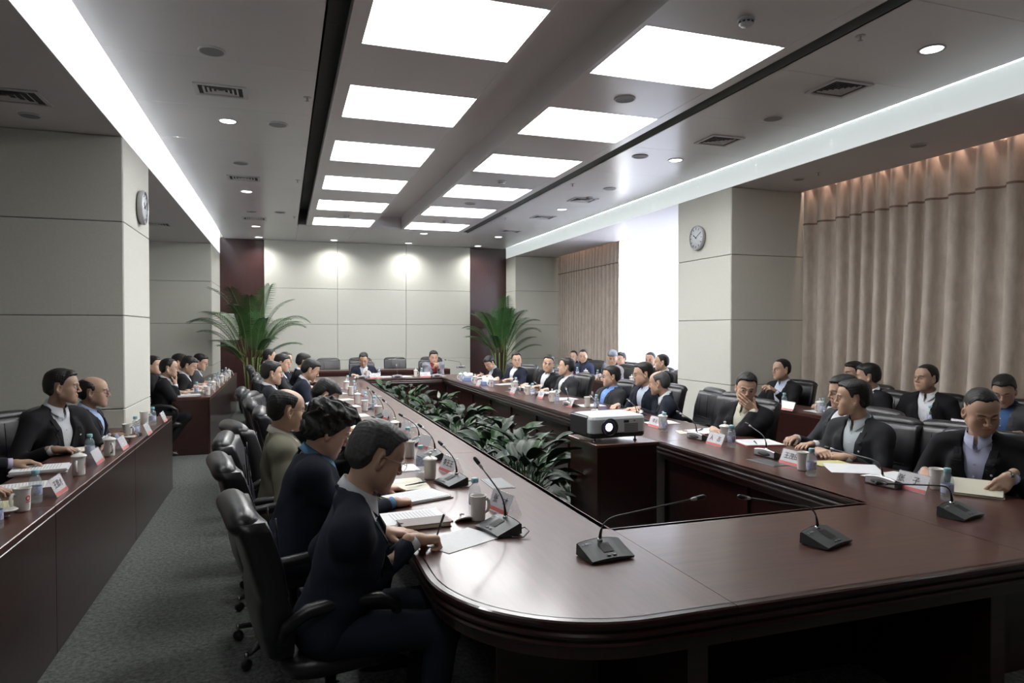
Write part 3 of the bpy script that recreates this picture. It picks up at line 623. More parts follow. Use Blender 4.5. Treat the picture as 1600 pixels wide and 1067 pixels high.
def mic(base, tip, rz, label, group='conference microphones', light=False, cord=0):
    """delegate unit: wedge base whose control face looks to local -y; neck ends at world point tip"""
    o = thing('conference_microphone', tuple(base), rz, label, 'microphone', group)
    if 'mb' not in _pl:
        rings = []
        for i in range(13):
            t = i/12; x = -.095+.19*t; sag = .010*(1-(2*t-1)**2)
            rings.append([(x, -.062, .004-.003*0), (x, -.066, .012+sag*.6), (x, .02, .040+sag), (x, .048, .050+sag), (x, .058, .046+sag), (x, .06, .004), (x, 0, .0)])
        _pl['mb'] = MB().loft(rings, caps=True).mesh('base', M_mic)
        def top(x, y): s = (y+.066)/.086; return .012+s*.028
        q = MB(); rr = []
        for x in (-.024, -.012, 0, .012, .024):
            sag = .010*(1-(x/.095)**2); rr.append([(x, y, .0138+(y+.066)/.086*.028+sag*(.62+.4*(y+.066)/.086)) for y in (-.035, -.01, .018)])
        q.loft(rr, closed=False); _pl['mg'] = q.mesh('grille', M_grill)
        k = MB(); k.box(-.02, -.004, -.056, -.047, .024, .026); k.box(.004, .02, -.056, -.047, .024, .026); _pl['mk'] = k.mesh('button', mat('button_grey', (.10, .11, .12), .4, noise=((9, 9, 9), (.11, .12, .13), 1)))
        s = MB().loft([[(-.093+.186*i/12, .0605, .010), (-.093+.186*i/12, .0605, .044+.010*(1-(2*i/12-1)**2)), (-.093+.186*i/12, .054, .0500+.010*(1-(2*i/12-1)**2))] for i in range(13)], closed=False); _pl['ms'] = s.mesh('rear_bezel', M_silver)
        v = MB(); v.lathe([(0, 0), (.014, 0), (.014, .002), (0, .002)], 16); v.xf(Matrix.Translation((0, .061, .026)) @ Matrix.Scale(4.2, 4, (1, 0, 0)) @ Matrix.Rotation(R_(-90), 4, 'X')); _pl['mv'] = v.mesh('rear_recess', M_vent)
        t = text_mesh('BOSCH', .012, .0002); t.materials.append(M_white); _pl['mt'] = t
        r = MB().lathe([(.0035, 0), (.0045, 0), (.0045, .0006), (.0035, .0006)], 16, caps=False); _pl['mr'] = r.mesh('round_mark', M_white)
    link('base', _pl['mb'], o); link('grille', _pl['mg'], o); link('button', _pl['mk'], o)
    link('rear_bezel', _pl['ms'], o); link('rear_recess', _pl['mv'], o)
    tl = link('lettering', _pl['mt'], o); tl.matrix_local = Matrix.Translation((-.052, .028, .0505)) @ Matrix.Rotation(R_(18), 4, 'X')
    rl = link('round_mark', _pl['mr'], o); rl.matrix_local = Matrix.Translation((-.082, .028, .0475)) @ Matrix.Rotation(R_(18), 4, 'X')
    Mi = (Matrix.Translation(base) @ Matrix.Rotation(rz, 4, 'Z')).inverted(); T = Mi @ Vector(tip); B = Vector((0, .036, .052))
    MB().lathe([(.012, 0), (.0115, .006), (.007, .012)], 14).xf(Matrix.Translation(B)).build('neck_collar', M_chrome, o)
    up = Vector((0, 0, 1)); dr = (T-B); pts = []
    P1 = B+up*.085; 
    d2 = (T-P1).normalized()
    for i in range(14):
        t = i/13; q = (1-t)**3*B+3*(1-t)**2*t*(B+up*.075)+3*(1-t)*t*t*(P1+d2*.03)+t**3*(P1+d2*.09); pts.append(q)
    pts.append(T-d2*.05)
    MB().tube(pts[:5], [.0075, .0068, .006, .005, .0042], 8).build('flex_joint', M_plast, o)
    MB().tube(pts[4:], .0036, 8).build('gooseneck', M_neck if light else M_mic, o)
    MB().tube([T-d2*.06, T-d2*.045, T-d2*.034], [.0045, .0075, .0078], 10).build('capsule_ring', M_silver, o)
    MB().tube([T-d2*.034, T-d2*.02, T-d2*.006, T+d2*.004, T+d2*.008], [.0085, .0098, .0098, .008, .003], 12).build('capsule', M_plast, o)
    if cord: MB().tube([(.07*cord, .055, .02), (.10*cord, .075, .03), (.135*cord, .07, .022), (.15*cord, .03, .006), (.12*cord, .0, .0045), (.09*cord, -.005, .0045)], .0028, 7).build('cable', M_plast, o)
    return o
def sheet(mb, cx, cy, w_, h, rz, z, th=.0008, curl=0., mi=0):
    M = Matrix.Translation((cx, cy, z)) @ Matrix.Rotation(rz, 4, 'Z')
    n = 7; top = []; 
    for i in range(n):
        t = i/(n-1); zz = curl*(t**3); top.append([(-w_/2+w_*t, -h/2, zz), (-w_/2+w_*t, h/2, zz)])
    v = [p for r in top for p in r]; v2 = [(a, b_, c_-th) for a, b_, c_ in v]; nv = len(v)
    fs = [(2*i, 2*i+2, 2*i+3, 2*i+1) for i in range(n-1)]; fs += [tuple(nv+k for k in f[::-1]) for f in fs]
    for i in range(n-1): fs += [(2*i, nv+2*i, nv+2*i+2, 2*i+2), (2*i+1, 2*i+3, nv+2*i+3, nv+2*i+1)]
    fs += [(0, 1, nv+1, nv), (nv-2, 2*nv-2, 2*nv-1, nv-1)]
    q = MB().add(v+v2, fs).xf(M); mb.add(q.v, q.f, mi); return mb
def papers(loc, rz, label, n=3, m=None, w_=.21, h=.297, lines=True, folder=None, curl=0., th=.0022, cat='papers'):
    o = thing('document', tuple(loc), rz, label, cat); z = 0
    if folder: MB().box(-w_/2-.012, w_/2+.012, -h/2-.012, h/2+.012, 0, .006, bev=.002).build('folder_cover', folder, o); z = .006
    for k in range(n):
        mb = sheet(MB(), random.uniform(-.012, .012)*(k > 0), random.uniform(-.01, .01)*(k > 0), w_, h, random.uniform(-.05, .05)*(k > 0), z+th*(k+1), th=th*.9, curl=curl if k == n-1 else 0); mb.build('sheet', m or M_paper, o)
    if lines and not curl:
        L = MB(); zz = z+th*n
        for k in range(13):
            y = h/2-.045-k*.0165; wl_ = w_*.36 if k % 5 == 4 else w_*.41; L.add([(-w_*.41, y, zz+.0004), (wl_, y, zz+.0004), (wl_, y+.0045, zz+.0004), (-w_*.41, y+.0045, zz+.0004)], [(0, 1, 2, 3)])
        L.build('printed_lines', M_line, o)
    return o
def notebook(loc, rz, label, open_=True, w_=.15, h=.21):
    o = thing('notebook', tuple(loc), rz, label, 'notebook')
    if open_:
        MB().box(-w_-.006, w_+.006, -h/2-.005, h/2+.005, 0, .004, bev=.0015).build('cover', M_book, o)
        for s in (-1, 1):
            r = [[(s*w_*t, y, .005+.012*math.sin(PI*min(1, t*1.15))**.7*(1-.4*t)) for t in (0.01, .12, .3, .55, .8, 1)] for y in (-h/2, h/2)]
            low = [[(p[0], p[1], .0042) for p in rr] for rr in r]
            q = MB().loft([low[0], r[0], r[1], low[1]], closed=False); q.build('page_block', M_cream, o)
    else:
        MB().box(-w_/2, w_/2, -h/2, h/2, 0, .004, bev=.002).build('cover', M_book, o); MB().box(-w_/2+.004, w_/2-.004, -h/2+.005, h/2-.005, .004, .020, bev=.001).build('page_block', M_cream, o)
        MB().box(-w_/2, w_/2, -h/2, h/2, .020, .024, bev=.002).build('cover', M_book, o); MB().box(-.014, .014, -h/2-.002, -h/2+.02, .0, .027, bev=.003).build('strap', M_book, o)
    return o
# ------------------------------------------------------------------ smooth solid modelling (distance field -> quad mesh)
f4 = np.float32
def RX(a): c, s = math.cos(a), math.sin(a); return np.array([[1, 0, 0], [0, c, -s], [0, s, c]])
def RY(a): c, s = math.cos(a), math.sin(a); return np.array([[c, 0, s], [0, 1, 0], [-s, 0, c]])
def RZ(a): c, s = math.cos(a), math.sin(a); return np.array([[c, -s, 0], [s, c, 0], [0, 0, 1]])
class Fr:
    def __init__(s, R=None, t=(0, 0, 0)): s.R = np.eye(3) if R is None else R; s.t = np.array(t, float)
    def p(s, v): return s.R @ np.array(v, float)+s.t
ID = Fr()
def ell(c, r, F=ID, k=.02, m=1): return dict(t='e', c=np.array(c, float), r=np.array(r, float), F=F, k=k, m=m, bc=F.p(c), br=max(r))
def cap(a, b, r1, r2=None, F=ID, k=.02, m=1):
    r2 = r1 if r2 is None else r2; A, B = F.p(a), F.p(b)
    return dict(t='c', a=A, b=B, r1=r1, r2=r2, k=k, m=m, bc=(A+B)/2, br=np.linalg.norm(B-A)/2+max(r1, r2))
def fun(fn, c, rad, F=ID, k=.01, m=-1): return dict(t='f', fn=fn, F=F, k=k, m=m, bc=F.p(c), br=rad)
def pd(q, X, Y, Z):
    if q['t'] == 'c':
        a = q['a']; ab = q['b']-a; L2 = max(1e-9, ab @ ab); x, y, z = X-a[0], Y-a[1], Z-a[2]
        t = np.clip((x*ab[0]+y*ab[1]+z*ab[2])/L2, 0, 1)
        return np.sqrt((x-t*ab[0])**2+(y-t*ab[1])**2+(z-t*ab[2])**2)-(q['r1']+(q['r2']-q['r1'])*t)
    F = q['F']; x, y, z = X-F.t[0], Y-F.t[1], Z-F.t[2]; R = F.R
    lx = x*R[0, 0]+y*R[1, 0]+z*R[2, 0]; ly = x*R[0, 1]+y*R[1, 1]+z*R[2, 1]; lz = x*R[0, 2]+y*R[1, 2]+z*R[2, 2]
    if q['t'] == 'f': return q['fn'](lx, ly, lz)
    c, r = q['c'], q['r']; lx, ly, lz = lx-c[0], ly-c[1], lz-c[2]
    k0 = np.sqrt((lx/r[0])**2+(ly/r[1])**2+(lz/r[2])**2); k1 = np.sqrt((lx/r[0]**2)**2+(ly/r[1]**2)**2+(lz/r[2]**2)**2)+1e-6
    return k0*(k0-1)/k1
def smin(a, b, k): h = np.maximum(k-np.abs(a-b), 0)/k; return np.minimum(a, b)-h*h*k*.25
def fieldat(prims, P):
    X, Y, Z = P[..., 0], P[..., 1], P[..., 2]; D = np.full(X.shape, 1.)
    for q in prims:
        d = pd(q, X, Y, Z); D = smin(D, d, q['k']) if q['m'] > 0 else -smin(-D, d, q['k'])
    return D
def solid(prims, h, disp=None, lo=None, hi=None):
    add = [q for q in prims if q['m'] > 0]
    L = np.min([q['bc']-q['br'] for q in add], 0)-2*h; H = np.max([q['bc']+q['br'] for q in add], 0)+2*h
    if lo is not None: L = np.maximum(L, lo); H = np.minimum(H, hi)
    n = np.ceil((H-L)/h).astype(int)+1; ax = [(L[i]+h*np.arange(n[i])).astype(f4) for i in range(3)]
    D = np.full(n, 1., f4)
    for q in prims:
        m_ = q['k']+2.5*h; i0 = np.maximum(0, np.floor((q['bc']-q['br']-m_-L)/h).astype(int)); i1 = np.minimum(n, np.ceil((q['bc']+q['br']+m_-L)/h).astype(int)+1)
        if (i1 <= i0).any(): continue
        sl = tuple(slice(a, b) for a, b in zip(i0, i1))
        d = pd(q, ax[0][sl[0]][:, None, None], ax[1][sl[1]][None, :, None], ax[2][sl[2]][None, None, :]).astype(f4)
        D[sl] = smin(D[sl], d, q['k']) if q['m'] > 0 else -smin(-D[sl], d, q['k'])
    if disp is not None: D = D+disp(ax[0][:, None, None], ax[1][None, :, None], ax[2][None, None, :]).astype(f4)
    D[0] = D[-1] = 1; D[:, 0] = D[:, -1] = 1; D[:, :, 0] = D[:, :, -1] = 1
    S = D < 0; c = np.zeros(tuple(x-1 for x in n), np.int8)
    for a in (0, 1):
        for b in (0, 1):
            for e in (0, 1): c += S[a:n[0]-1+a, b:n[1]-1+b, e:n[2]-1+e]
    act = (c > 0) & (c < 8); I = np.argwhere(act); idx = np.full(c.shape, -1, np.int64); idx[act] = np.arange(len(I))
    pos = np.zeros((len(I), 3)); cnt = np.zeros(len(I))
    cor = [(a, b, e) for a in (0, 1) for b in (0, 1) for e in (0, 1)]
    V8 = {k: D[I[:, 0]+k[0], I[:, 1]+k[1], I[:, 2]+k[2]] for k in cor}
    for k in cor:
        for axn in range(3):
            if k[axn]: continue
            k2 = list(k); k2[axn] = 1; k2 = tuple(k2); d0, d1 = V8[k], V8[k2]; m = (d0 < 0) != (d1 < 0)
            t = np.where(m, d0/np.where(m, d0-d1, 1), 0)
            p = np.array(k, float)[None, :].repeat(len(I), 0); p[:, axn] = t; pos[m] += p[m]; cnt[m] += 1
    V = L+(I+pos/np.maximum(cnt, 1)[:, None])*h
    Q = []
    for axn in range(3):
        u, v = [(1, 2), (2, 0), (0, 1)][axn]
        s0 = [slice(None)]*3; s1 = [slice(None)]*3; s0[axn] = slice(0, -1); s1[axn] = slice(1, None)
        A, B = S[tuple(s0)], S[tuple(s1)]; E = np.argwhere(A != B)
        E = E[(E[:, u] > 0) & (E[:, v] > 0) & (E[:, u] < n[u]-1) & (E[:, v] < n[v]-1)]
        if not len(E): continue
        flip = A[E[:, 0], E[:, 1], E[:, 2]]
        def ix(du, dv): e = E.copy(); e[:, u] -= du; e[:, v] -= dv; return idx[e[:, 0], e[:, 1], e[:, 2]]
        q = np.stack([ix(1, 1), ix(0, 1), ix(0, 0), ix(1, 0)], 1); q[~flip] = q[~flip][:, ::-1]; Q.append(q)
    return V, np.concatenate(Q)
def npmesh(name, V, Q, mats, col=None):
    me = bpy.data.meshes.new(name); nv, nq = len(V), len(Q); me.vertices.add(nv); me.vertices.foreach_set('co', np.asarray(V, f4).ravel())
    me.loops.add(nq*4); me.loops.foreach_set('vertex_index', np.asarray(Q, np.int32).ravel()); me.polygons.add(nq)
    me.polygons.foreach_set('loop_start', np.arange(nq, dtype=np.int32)*4); me.polygons.foreach_set('use_smooth', np.ones(nq, bool))
    me.materials.append(mats); me.update(calc_edges=True)
    if col is not None:
        a = me.color_attributes.new('Col', 'FLOAT_COLOR', 'POINT'); a.data.foreach_set('color', np.concatenate([col, np.ones((nv, 1))], 1).astype(f4).ravel())
    return me

# ------------------------------------------------------------------ anatomy (head: origin between the eyes inside the skull, face to +y)
def head_prims(F, fem=False, w_=1., jaw=1.):
    e = []
    e += [ell((0, -.014, .034), (.075*w_, .096, .082), F, .01), ell((0, .012, -.012), (.066*w_, .074, .088), F, .03), ell((0, .034, .042), (.058*w_, .054, .050), F, .03)]
    for s in (-1, 1):
        e += [cap((s*.048*w_*jaw, .004, -.060), (s*.013, .070, -.102), .020, .015, F, .03), ell((s*.041, .056, -.030), (.024, .022, .024), F, .028), ell((s*.034, .046, -.066), (.026, .028, .034), F, .035), cap((s*.012, .091, .019), (s*.042, .079, .020), .0075, .006, F, .014)]
    e += [ell((0, .074, -.100), (.020, .016, .014), F, .02), ell((0, .058, -.066), (.038, .034, .032), F, .022)]
    for s in (-1, 1): e += [ell((s*.0315, .101, -.001), (.019, .016, .0115), F, .012, -1)]
    for s in (-1, 1): e += [ell((s*.0315, .0775, -.001), (.0145, .0125, .0115), F, .004)]
    e += [cap((0, .091, .012), (0, .107, -.026), .0065, .0095, F, .014), ell((0, .108, -.030), (.0095, .0095, .0085), F, .008)]
    for s in (-1, 1): e += [ell((s*.0125, .098, -.034), (.0075, .009, .0065), F, .008)]
    e += [ell((0, .0905, -.0588), (.021, .008, .0046), F, .006), ell((0, .0890, -.0682), (.018, .0088, .0055), F, .006), cap((-.020, .0965, -.0635), (.020, .0965, -.0635), .002, .002, F, .003, -1)]
    for s in (-1, 1):
        G = Fr(F.R @ RZ(-s*R_(-20)) @ RX(R_(-10)), F.p((s*.077*w_, -.008, -.012)))
        e += [ell((0, 0, 0), (.009, .018, .031), G, .008), ell((s*.006, .003, .004), (.007, .010, .018), G, .006, -1), ell((0, .005, -.026), (.006, .009, .010), G, .008)]
    return e
def face_colour(V, F, tone, fem=False, eyes='open', detail=True):
    P = (V-F.t) @ F.R; x, y, z = np.abs(P[:, 0]), P[:, 1], P[:, 2]; c = np.tile(np.array(tone, float), (len(V), 1))
    def mixc(m, col): c[:] = c*(1-m[:, None])+np.array(col)[None, :]*m[:, None]
    fr = (y > .06) & (z > -.13)
    ch = np.exp(-((x-.045)**2+(z+.035)**2)/.0007)*fr; mixc(ch*.25, (tone[0]*1.08, tone[1]*.80, tone[2]*.78))
    lip = (sstep(1.25, .85, np.sqrt((x/.024)**2+((z+.0635)/.0105)**2)))*(y > .085); mixc(lip*(.75 if fem else .5), (tone[0]*.78, tone[1]*.42, tone[2]*.42))
    br = sstep(1.3, .7, np.sqrt(((x-.032)/.019)**2+((z-.0235+.1*np.abs(x-.03))/.0042)**2))*(y > .06); mixc(br*.85, (.03, .022, .02))
    if eyes == 'open':
        ew = sstep(1.2, .8, np.sqrt(((x-.0315)/.0125)**2+((z+.001)/.0048)**2))*(y > .07); mixc(ew*.9, (.42, .40, .38))
        ir = sstep(1.25, .8, np.sqrt(((x-.031)/.0058)**2+((z+.001)/.0056)**2))*(y > .07)*(ew > .1); mixc(ir, (.02, .012, .01))
        ln = sstep(1.3, .6, np.sqrt(((x-.0315)/.0145)**2+((z-.0042+.25*(x-.0315)**2/.0145)/.0016)**2))*(y > .07); mixc(ln*.85, (.03, .02, .02))
    else:
        ln = sstep(1.3, .6, np.sqrt(((x-.0315)/.0145)**2+((z+.0055-.4*(x-.0315)**2/.0145)/.0019)**2))*(y > .07); mixc(ln*.85, (.03, .02, .02))
    return c
def strands(X, Y, Z, a=.002, f=1.): return a*(np.sin(190*f*X+30*Z+9*np.sin(40*Y))*.5+np.sin(150*f*X-70*Y+11*np.sin(33*Z))*.35+np.sin(95*f*Y+60*Z+5*np.sin(50*X))*.3)
HAIRS = {}
def hair_mesh(style, h):
    """hair in head space, shared between the people who wear it"""
    key = (style, h)
    if key in HAIRS: return HAIRS[key]
    g, hl, vt, fr_, am = .0085, .069, .006, .004, .0011      # thickness, hairline, top volume, front volume, strand relief
    if style == 'crew': g, hl, vt, fr_ = .0055, .074, .003, .001
    if style == 'full': g, hl, vt, fr_ = .009, .060, .009, .007
    if style == 'side': g, hl, vt, fr_ = .0080, .067, .008, .006
    if style == 'back': g, hl, vt, fr_ = .008, .076, .009, .006
    if style == 'thin': g, hl, vt, fr_ = .0055, .082, .000, .000
    if style == 'bald': g, hl, vt, fr_ = .0075, .085, .0, .0
    if style == 'curly': g, hl, vt, fr_, am = .017, .060, .016, .014, .0016
    if style == 'bun': g, hl, vt, fr_ = .011, .066, .008, .004
    if style == 'cap': g, hl, vt, fr_, am = .013, .030, .010, .006, .0
    ph = [0, .45, .80, 1.02, 1.18, 1.30, 1.48, 1.56, 1.92, 2.08, 2.35, 3.2]
    zh_ = [hl, hl+.002, hl-.004, .046, .026, -.004, -.014, .016, .018, -.022, -.056, -.062]
    if style == 'curly': zh_ = [hl, hl-.004, .040, .020, .0, -.018, -.03, -.036, -.042, -.05, -.07, -.078]
    if style == 'bun': zh_[5:9] = [-.0, -.01, .004, .0]
    if style == 'cap': zh_ = [.034, .034, .032, .028, .024, .02, .016, .014, .010, .004, -.01, -.01]
    def hf(x, y, z):
        c = lambda c0, r0: (lambda k0, k1: k0*(k0-1)/(k1+1e-6))(np.sqrt(((x-c0[0])/r0[0])**2+((y-c0[1])/r0[1])**2+((z-c0[2])/r0[2])**2), np.sqrt(((x-c0[0])/r0[0]**2)**2+((y-c0[1])/r0[1]**2)**2+((z-c0[2])/r0[2]**2)**2))
        d = smin(c((0, -.014, .034), (.075, .096, .082)), c((0, .030, .040), (.0585, .056, .052)), .02); d = smin(d, c((0, -.040, -.015), (.066, .062, .070)), .03)
        if style == 'bun': d = smin(d, c((0, -.112, .01), (.030, .030, .030)), .015)
        phi = np.arctan2(np.abs(x), y+.004); b = z-np.interp(phi, ph, zh_)+.0015*np.sin(160*x+90*y)
        b = b+0*x
        if style in ('bald', 'thin'): b = np.minimum(b, (np.sqrt((x/(.055 if style == 'bald' else .040))**2+((y-.030)/(.085 if style == 'bald' else .062))**2)-1)*.045+np.where(z > .03, 0, .2))
        up = sstep(.045, .105, z); fv = sstep(.02, .07, y)*sstep(.035, .08, z); sd = 1+(.5*np.tanh(x*40) if style == 'side' else 0)
        off = -.006+(g+.006+vt*up+fr_*fv*sd)*sstep(-.002, .028 if style != 'curly' else .02, b)
        rel = am*(np.sin(230*x+14*np.sin(38*y)+30*z)*.5+np.sin(170*x-60*y+9*np.sin(45*z))*.4+np.sin(120*y+70*z+8*np.sin(30*x))*.3)
        if style == 'curly': rel = rel+.009*np.sin(88*x+2*np.sin(60*z))*np.sin(80*y+2*np.sin(60*x)+30*z)
        return d-off-rel*sstep(0, .02, b)
    e = [fun(hf, (0, -.02, .03), .165, m=1, k=.001)]; dsp = None
    V, Q = solid(e, h, disp=dsp)
    if h < .0045: pass
    HAIRS[key] = (V, Q); return HAIRS[key]
HM = {}
def hair_obj(style, h, F, colname, parent):
    k = (style, h, colname)
    cm = {'black': (.0075, .007, .007), 'grey': (.040, .040, .041), 'brown': (.022, .014, .010), 'silver': (.10, .10, .105), 'capgrey': (.16, .17, .20)}[colname]
    if k not in HM:
        V, Q = hair_mesh(style, h); HM[k] = npmesh('hair', V, Q, mat('hair_'+colname, cm, .46, spec=.4, noise=((260, 40, 60), tuple(c*1.9 for c in cm), 3), bump=((420, 60, 90), .8, .002)))
    o = link('hair', HM[k], parent); M = Matrix((F.R*HS).tolist()).to_4x4(); M.translation = Vector(F.t); o.matrix_local = M; return o
# hands ----------------------------------------------------------------------------------------------
POSE = {'flat': ([(8, 12, 8)]*4, (.62, .72, -.25), 10), 'relax': ([(22, 30, 18), (26, 34, 20), (30, 38, 22), (34, 42, 24)], (.55, .75, -.38), 18),
        'fist': ([(62, 80, 40), (66, 84, 42), (68, 86, 44), (68, 86, 44)], (.30, .80, -.62), 38), 'pen': ([(48, 42, 18), (56, 62, 28), (64, 76, 36), (68, 82, 40)], (.22, .80, -.62), 22),
        'cover': ([(12, 22, 12), (14, 24, 12), (18, 28, 14), (24, 34, 18)], (.75, .55, -.35), 10), 'grip': ([(30, 38, 22), (34, 44, 24), (38, 48, 26), (42, 50, 28)], (.35, .75, -.60), 20)}
HC_ = {}
def hand_geo(pose, h):
    if (pose, h) in HC_: return HC_[(pose, h)]
    fb, td, tb = POSE[pose]; e = []; kx = (.030, .010, -.010, -.028); ky = (.086, .091, .087, .078); Ls = ((.044, .026, .021), (.048, .030, .022), (.045, .028, .021), (.035, .021, .019)); rr = (.0092, .0096, .0091, .0080)
    e.append(cap((0, -.035, 0), (0, .012, 0), .025, .024, k=.02)); 
    for i in range(4): e.append(cap((kx[i]*.55, .012, 0), (kx[i], ky[i]-.004, .001), .0145, .0115, k=.014))
    e.append(cap((-.02, .02, -.008), (-.022, .06, -.006), .013, .012, k=.015))
    for i in range(4):
        p = np.array([kx[i], ky[i], .001]); a = 0; sp = (.08, .02, -.04, -.12)[i]
        for j in range(3):
            a += R_(fb[i][j]); d = np.array([sp*math.cos(a), math.cos(a), -math.sin(a)]); d /= np.linalg.norm(d); q = p+d*Ls[i][j]; s = 1-.09*j
            e.append(cap(p, q, rr[i]*s, rr[i]*(s-.09), k=.0035 if j else .008)); p = q
    t = np.array(td); t /= np.linalg.norm(t); p0 = np.array([.014, .014, -.006]); p1 = p0+t*.042; a = R_(tb)
    t2 = t.copy(); t2 = np.array([t[0]*math.cos(a)-t[1]*math.sin(a), t[0]*math.sin(a)+t[1]*math.cos(a), t[2]]); p2 = p1+t2*.032; t3 = np.array([t2[0]*math.cos(a)-t2[1]*math.sin(a), t2[0]*math.sin(a)+t2[1]*math.cos(a), t2[2]]); p3 = p2+t3*.024
    e += [cap(p0, p1, .0165, .0125, k=.014), cap(p1, p2, .0118, .0105, k=.006), cap(p2, p3, .0103, .0085, k=.004)]
    HC_[(pose, h)] = solid(e, h); return HC_[(pose, h)]
def unit(v): v = np.array(v, float); return v/np.linalg.norm(v)
def hand_place(pose, h, W, d, n, right):
    V, Q = hand_geo(pose, h); V = V.copy()
    if right: V[:, 0] *= -1; Q = Q[:, ::-1]
    Yv = unit(d); Zv = -np.array(n, float); Zv = unit(Zv-Yv*(Zv @ Yv)); Xv = np.cross(Yv, Zv)
    return V @ np.stack([Xv, Yv, Zv])+W, Q
def ik(S, W, l1, l2, pole):
    D = W-S; L = np.linalg.norm(D)
    if L > (l1+l2)*.985: D = D*((l1+l2)*.985/L); W = S+D; L = np.linalg.norm(D)
    L = max(L, abs(l1-l2)+.03); a = (l1*l1-l2*l2+L*L)/(2*L); hh = math.sqrt(max(0, l1*l1-a*a)); u = D/np.linalg.norm(D); pv = np.array(pole, float); pv = unit(pv-u*(pv @ u))
    return S+u*a+pv*hh, W
# clothing -----------------------------------------------------------------------------------------------
def trunk(T, g=0., k=.045, belly=1., wd=1.):
    e = [ell((0, 0, .02), (.168*wd+g, .122+g, .13), T, k), ell((0, .018*belly, .15), ((.158+.012*(belly-1))*wd+g, (.118+.03*(belly-1))+g, .15+g), T, k), ell((0, .012, .315), (.178*wd+g, .118+g, .165+g), T, k), cap((-.125*wd, -.012, .405), (.125*wd, -.012, .405), .060+g, None, T, k)]
    for s in (-1, 1): e += [cap((s*.12*wd, -.018, .430), (s*.034, -.026, .474), .040+g, .033+g*.6, T, .03), ell((s*.168*wd, -.006, .404), (.058+g, .062+g, .060+g), T, k)]
    return e
def wrinkle(a, seed):
    r = random.Random(seed); p = [r.uniform(0, 6) for _ in range(6)]
    def f(X, Y, Z): return a*(np.sin(46*Z+18*X+p[0]+2.2*np.sin(17*X+9*Y+p[1]))*.55+np.sin(60*Y-25*Z+p[2]+2*np.sin(21*Z+p[3]))*.4+np.sin(31*X+39*Z+p[4])*.35)
    return f
def cloth(col): return mat('cloth_%d_%d_%d' % tuple(int(c*999) for c in col), col, .85, noise=((7, 7, 7), tuple(c*1.08 for c in col), 2), bump=(260, .35, .002), spec=.25)
LOD = {0: (.0026, .0026, .0032, .0085, .02), 1: (.0042, .0042, .0042, .0115, .024), 2: (.0060, .0055, .006, .0155, .03)}   # head, hair, hand, jacket, core
SKIN = (.56, .365, .265)
STAT = []
HS = 1.06
def scale_prim(q, c, s):
    q = dict(q); q['bc'] = c+(q['bc']-c)*s; q['br'] *= s
    if q['t'] == 'c': q['a'] = c+(q['a']-c)*s; q['b'] = c+(q['b']-c)*s; q['r1'] *= s; q['r2'] *= s
    else: F = q['F']; q['F'] = Fr(F.R, c+(F.t-c)*s); q['c'] = q['c']*s; q['r'] = np.array(q['r'])*s
    return q
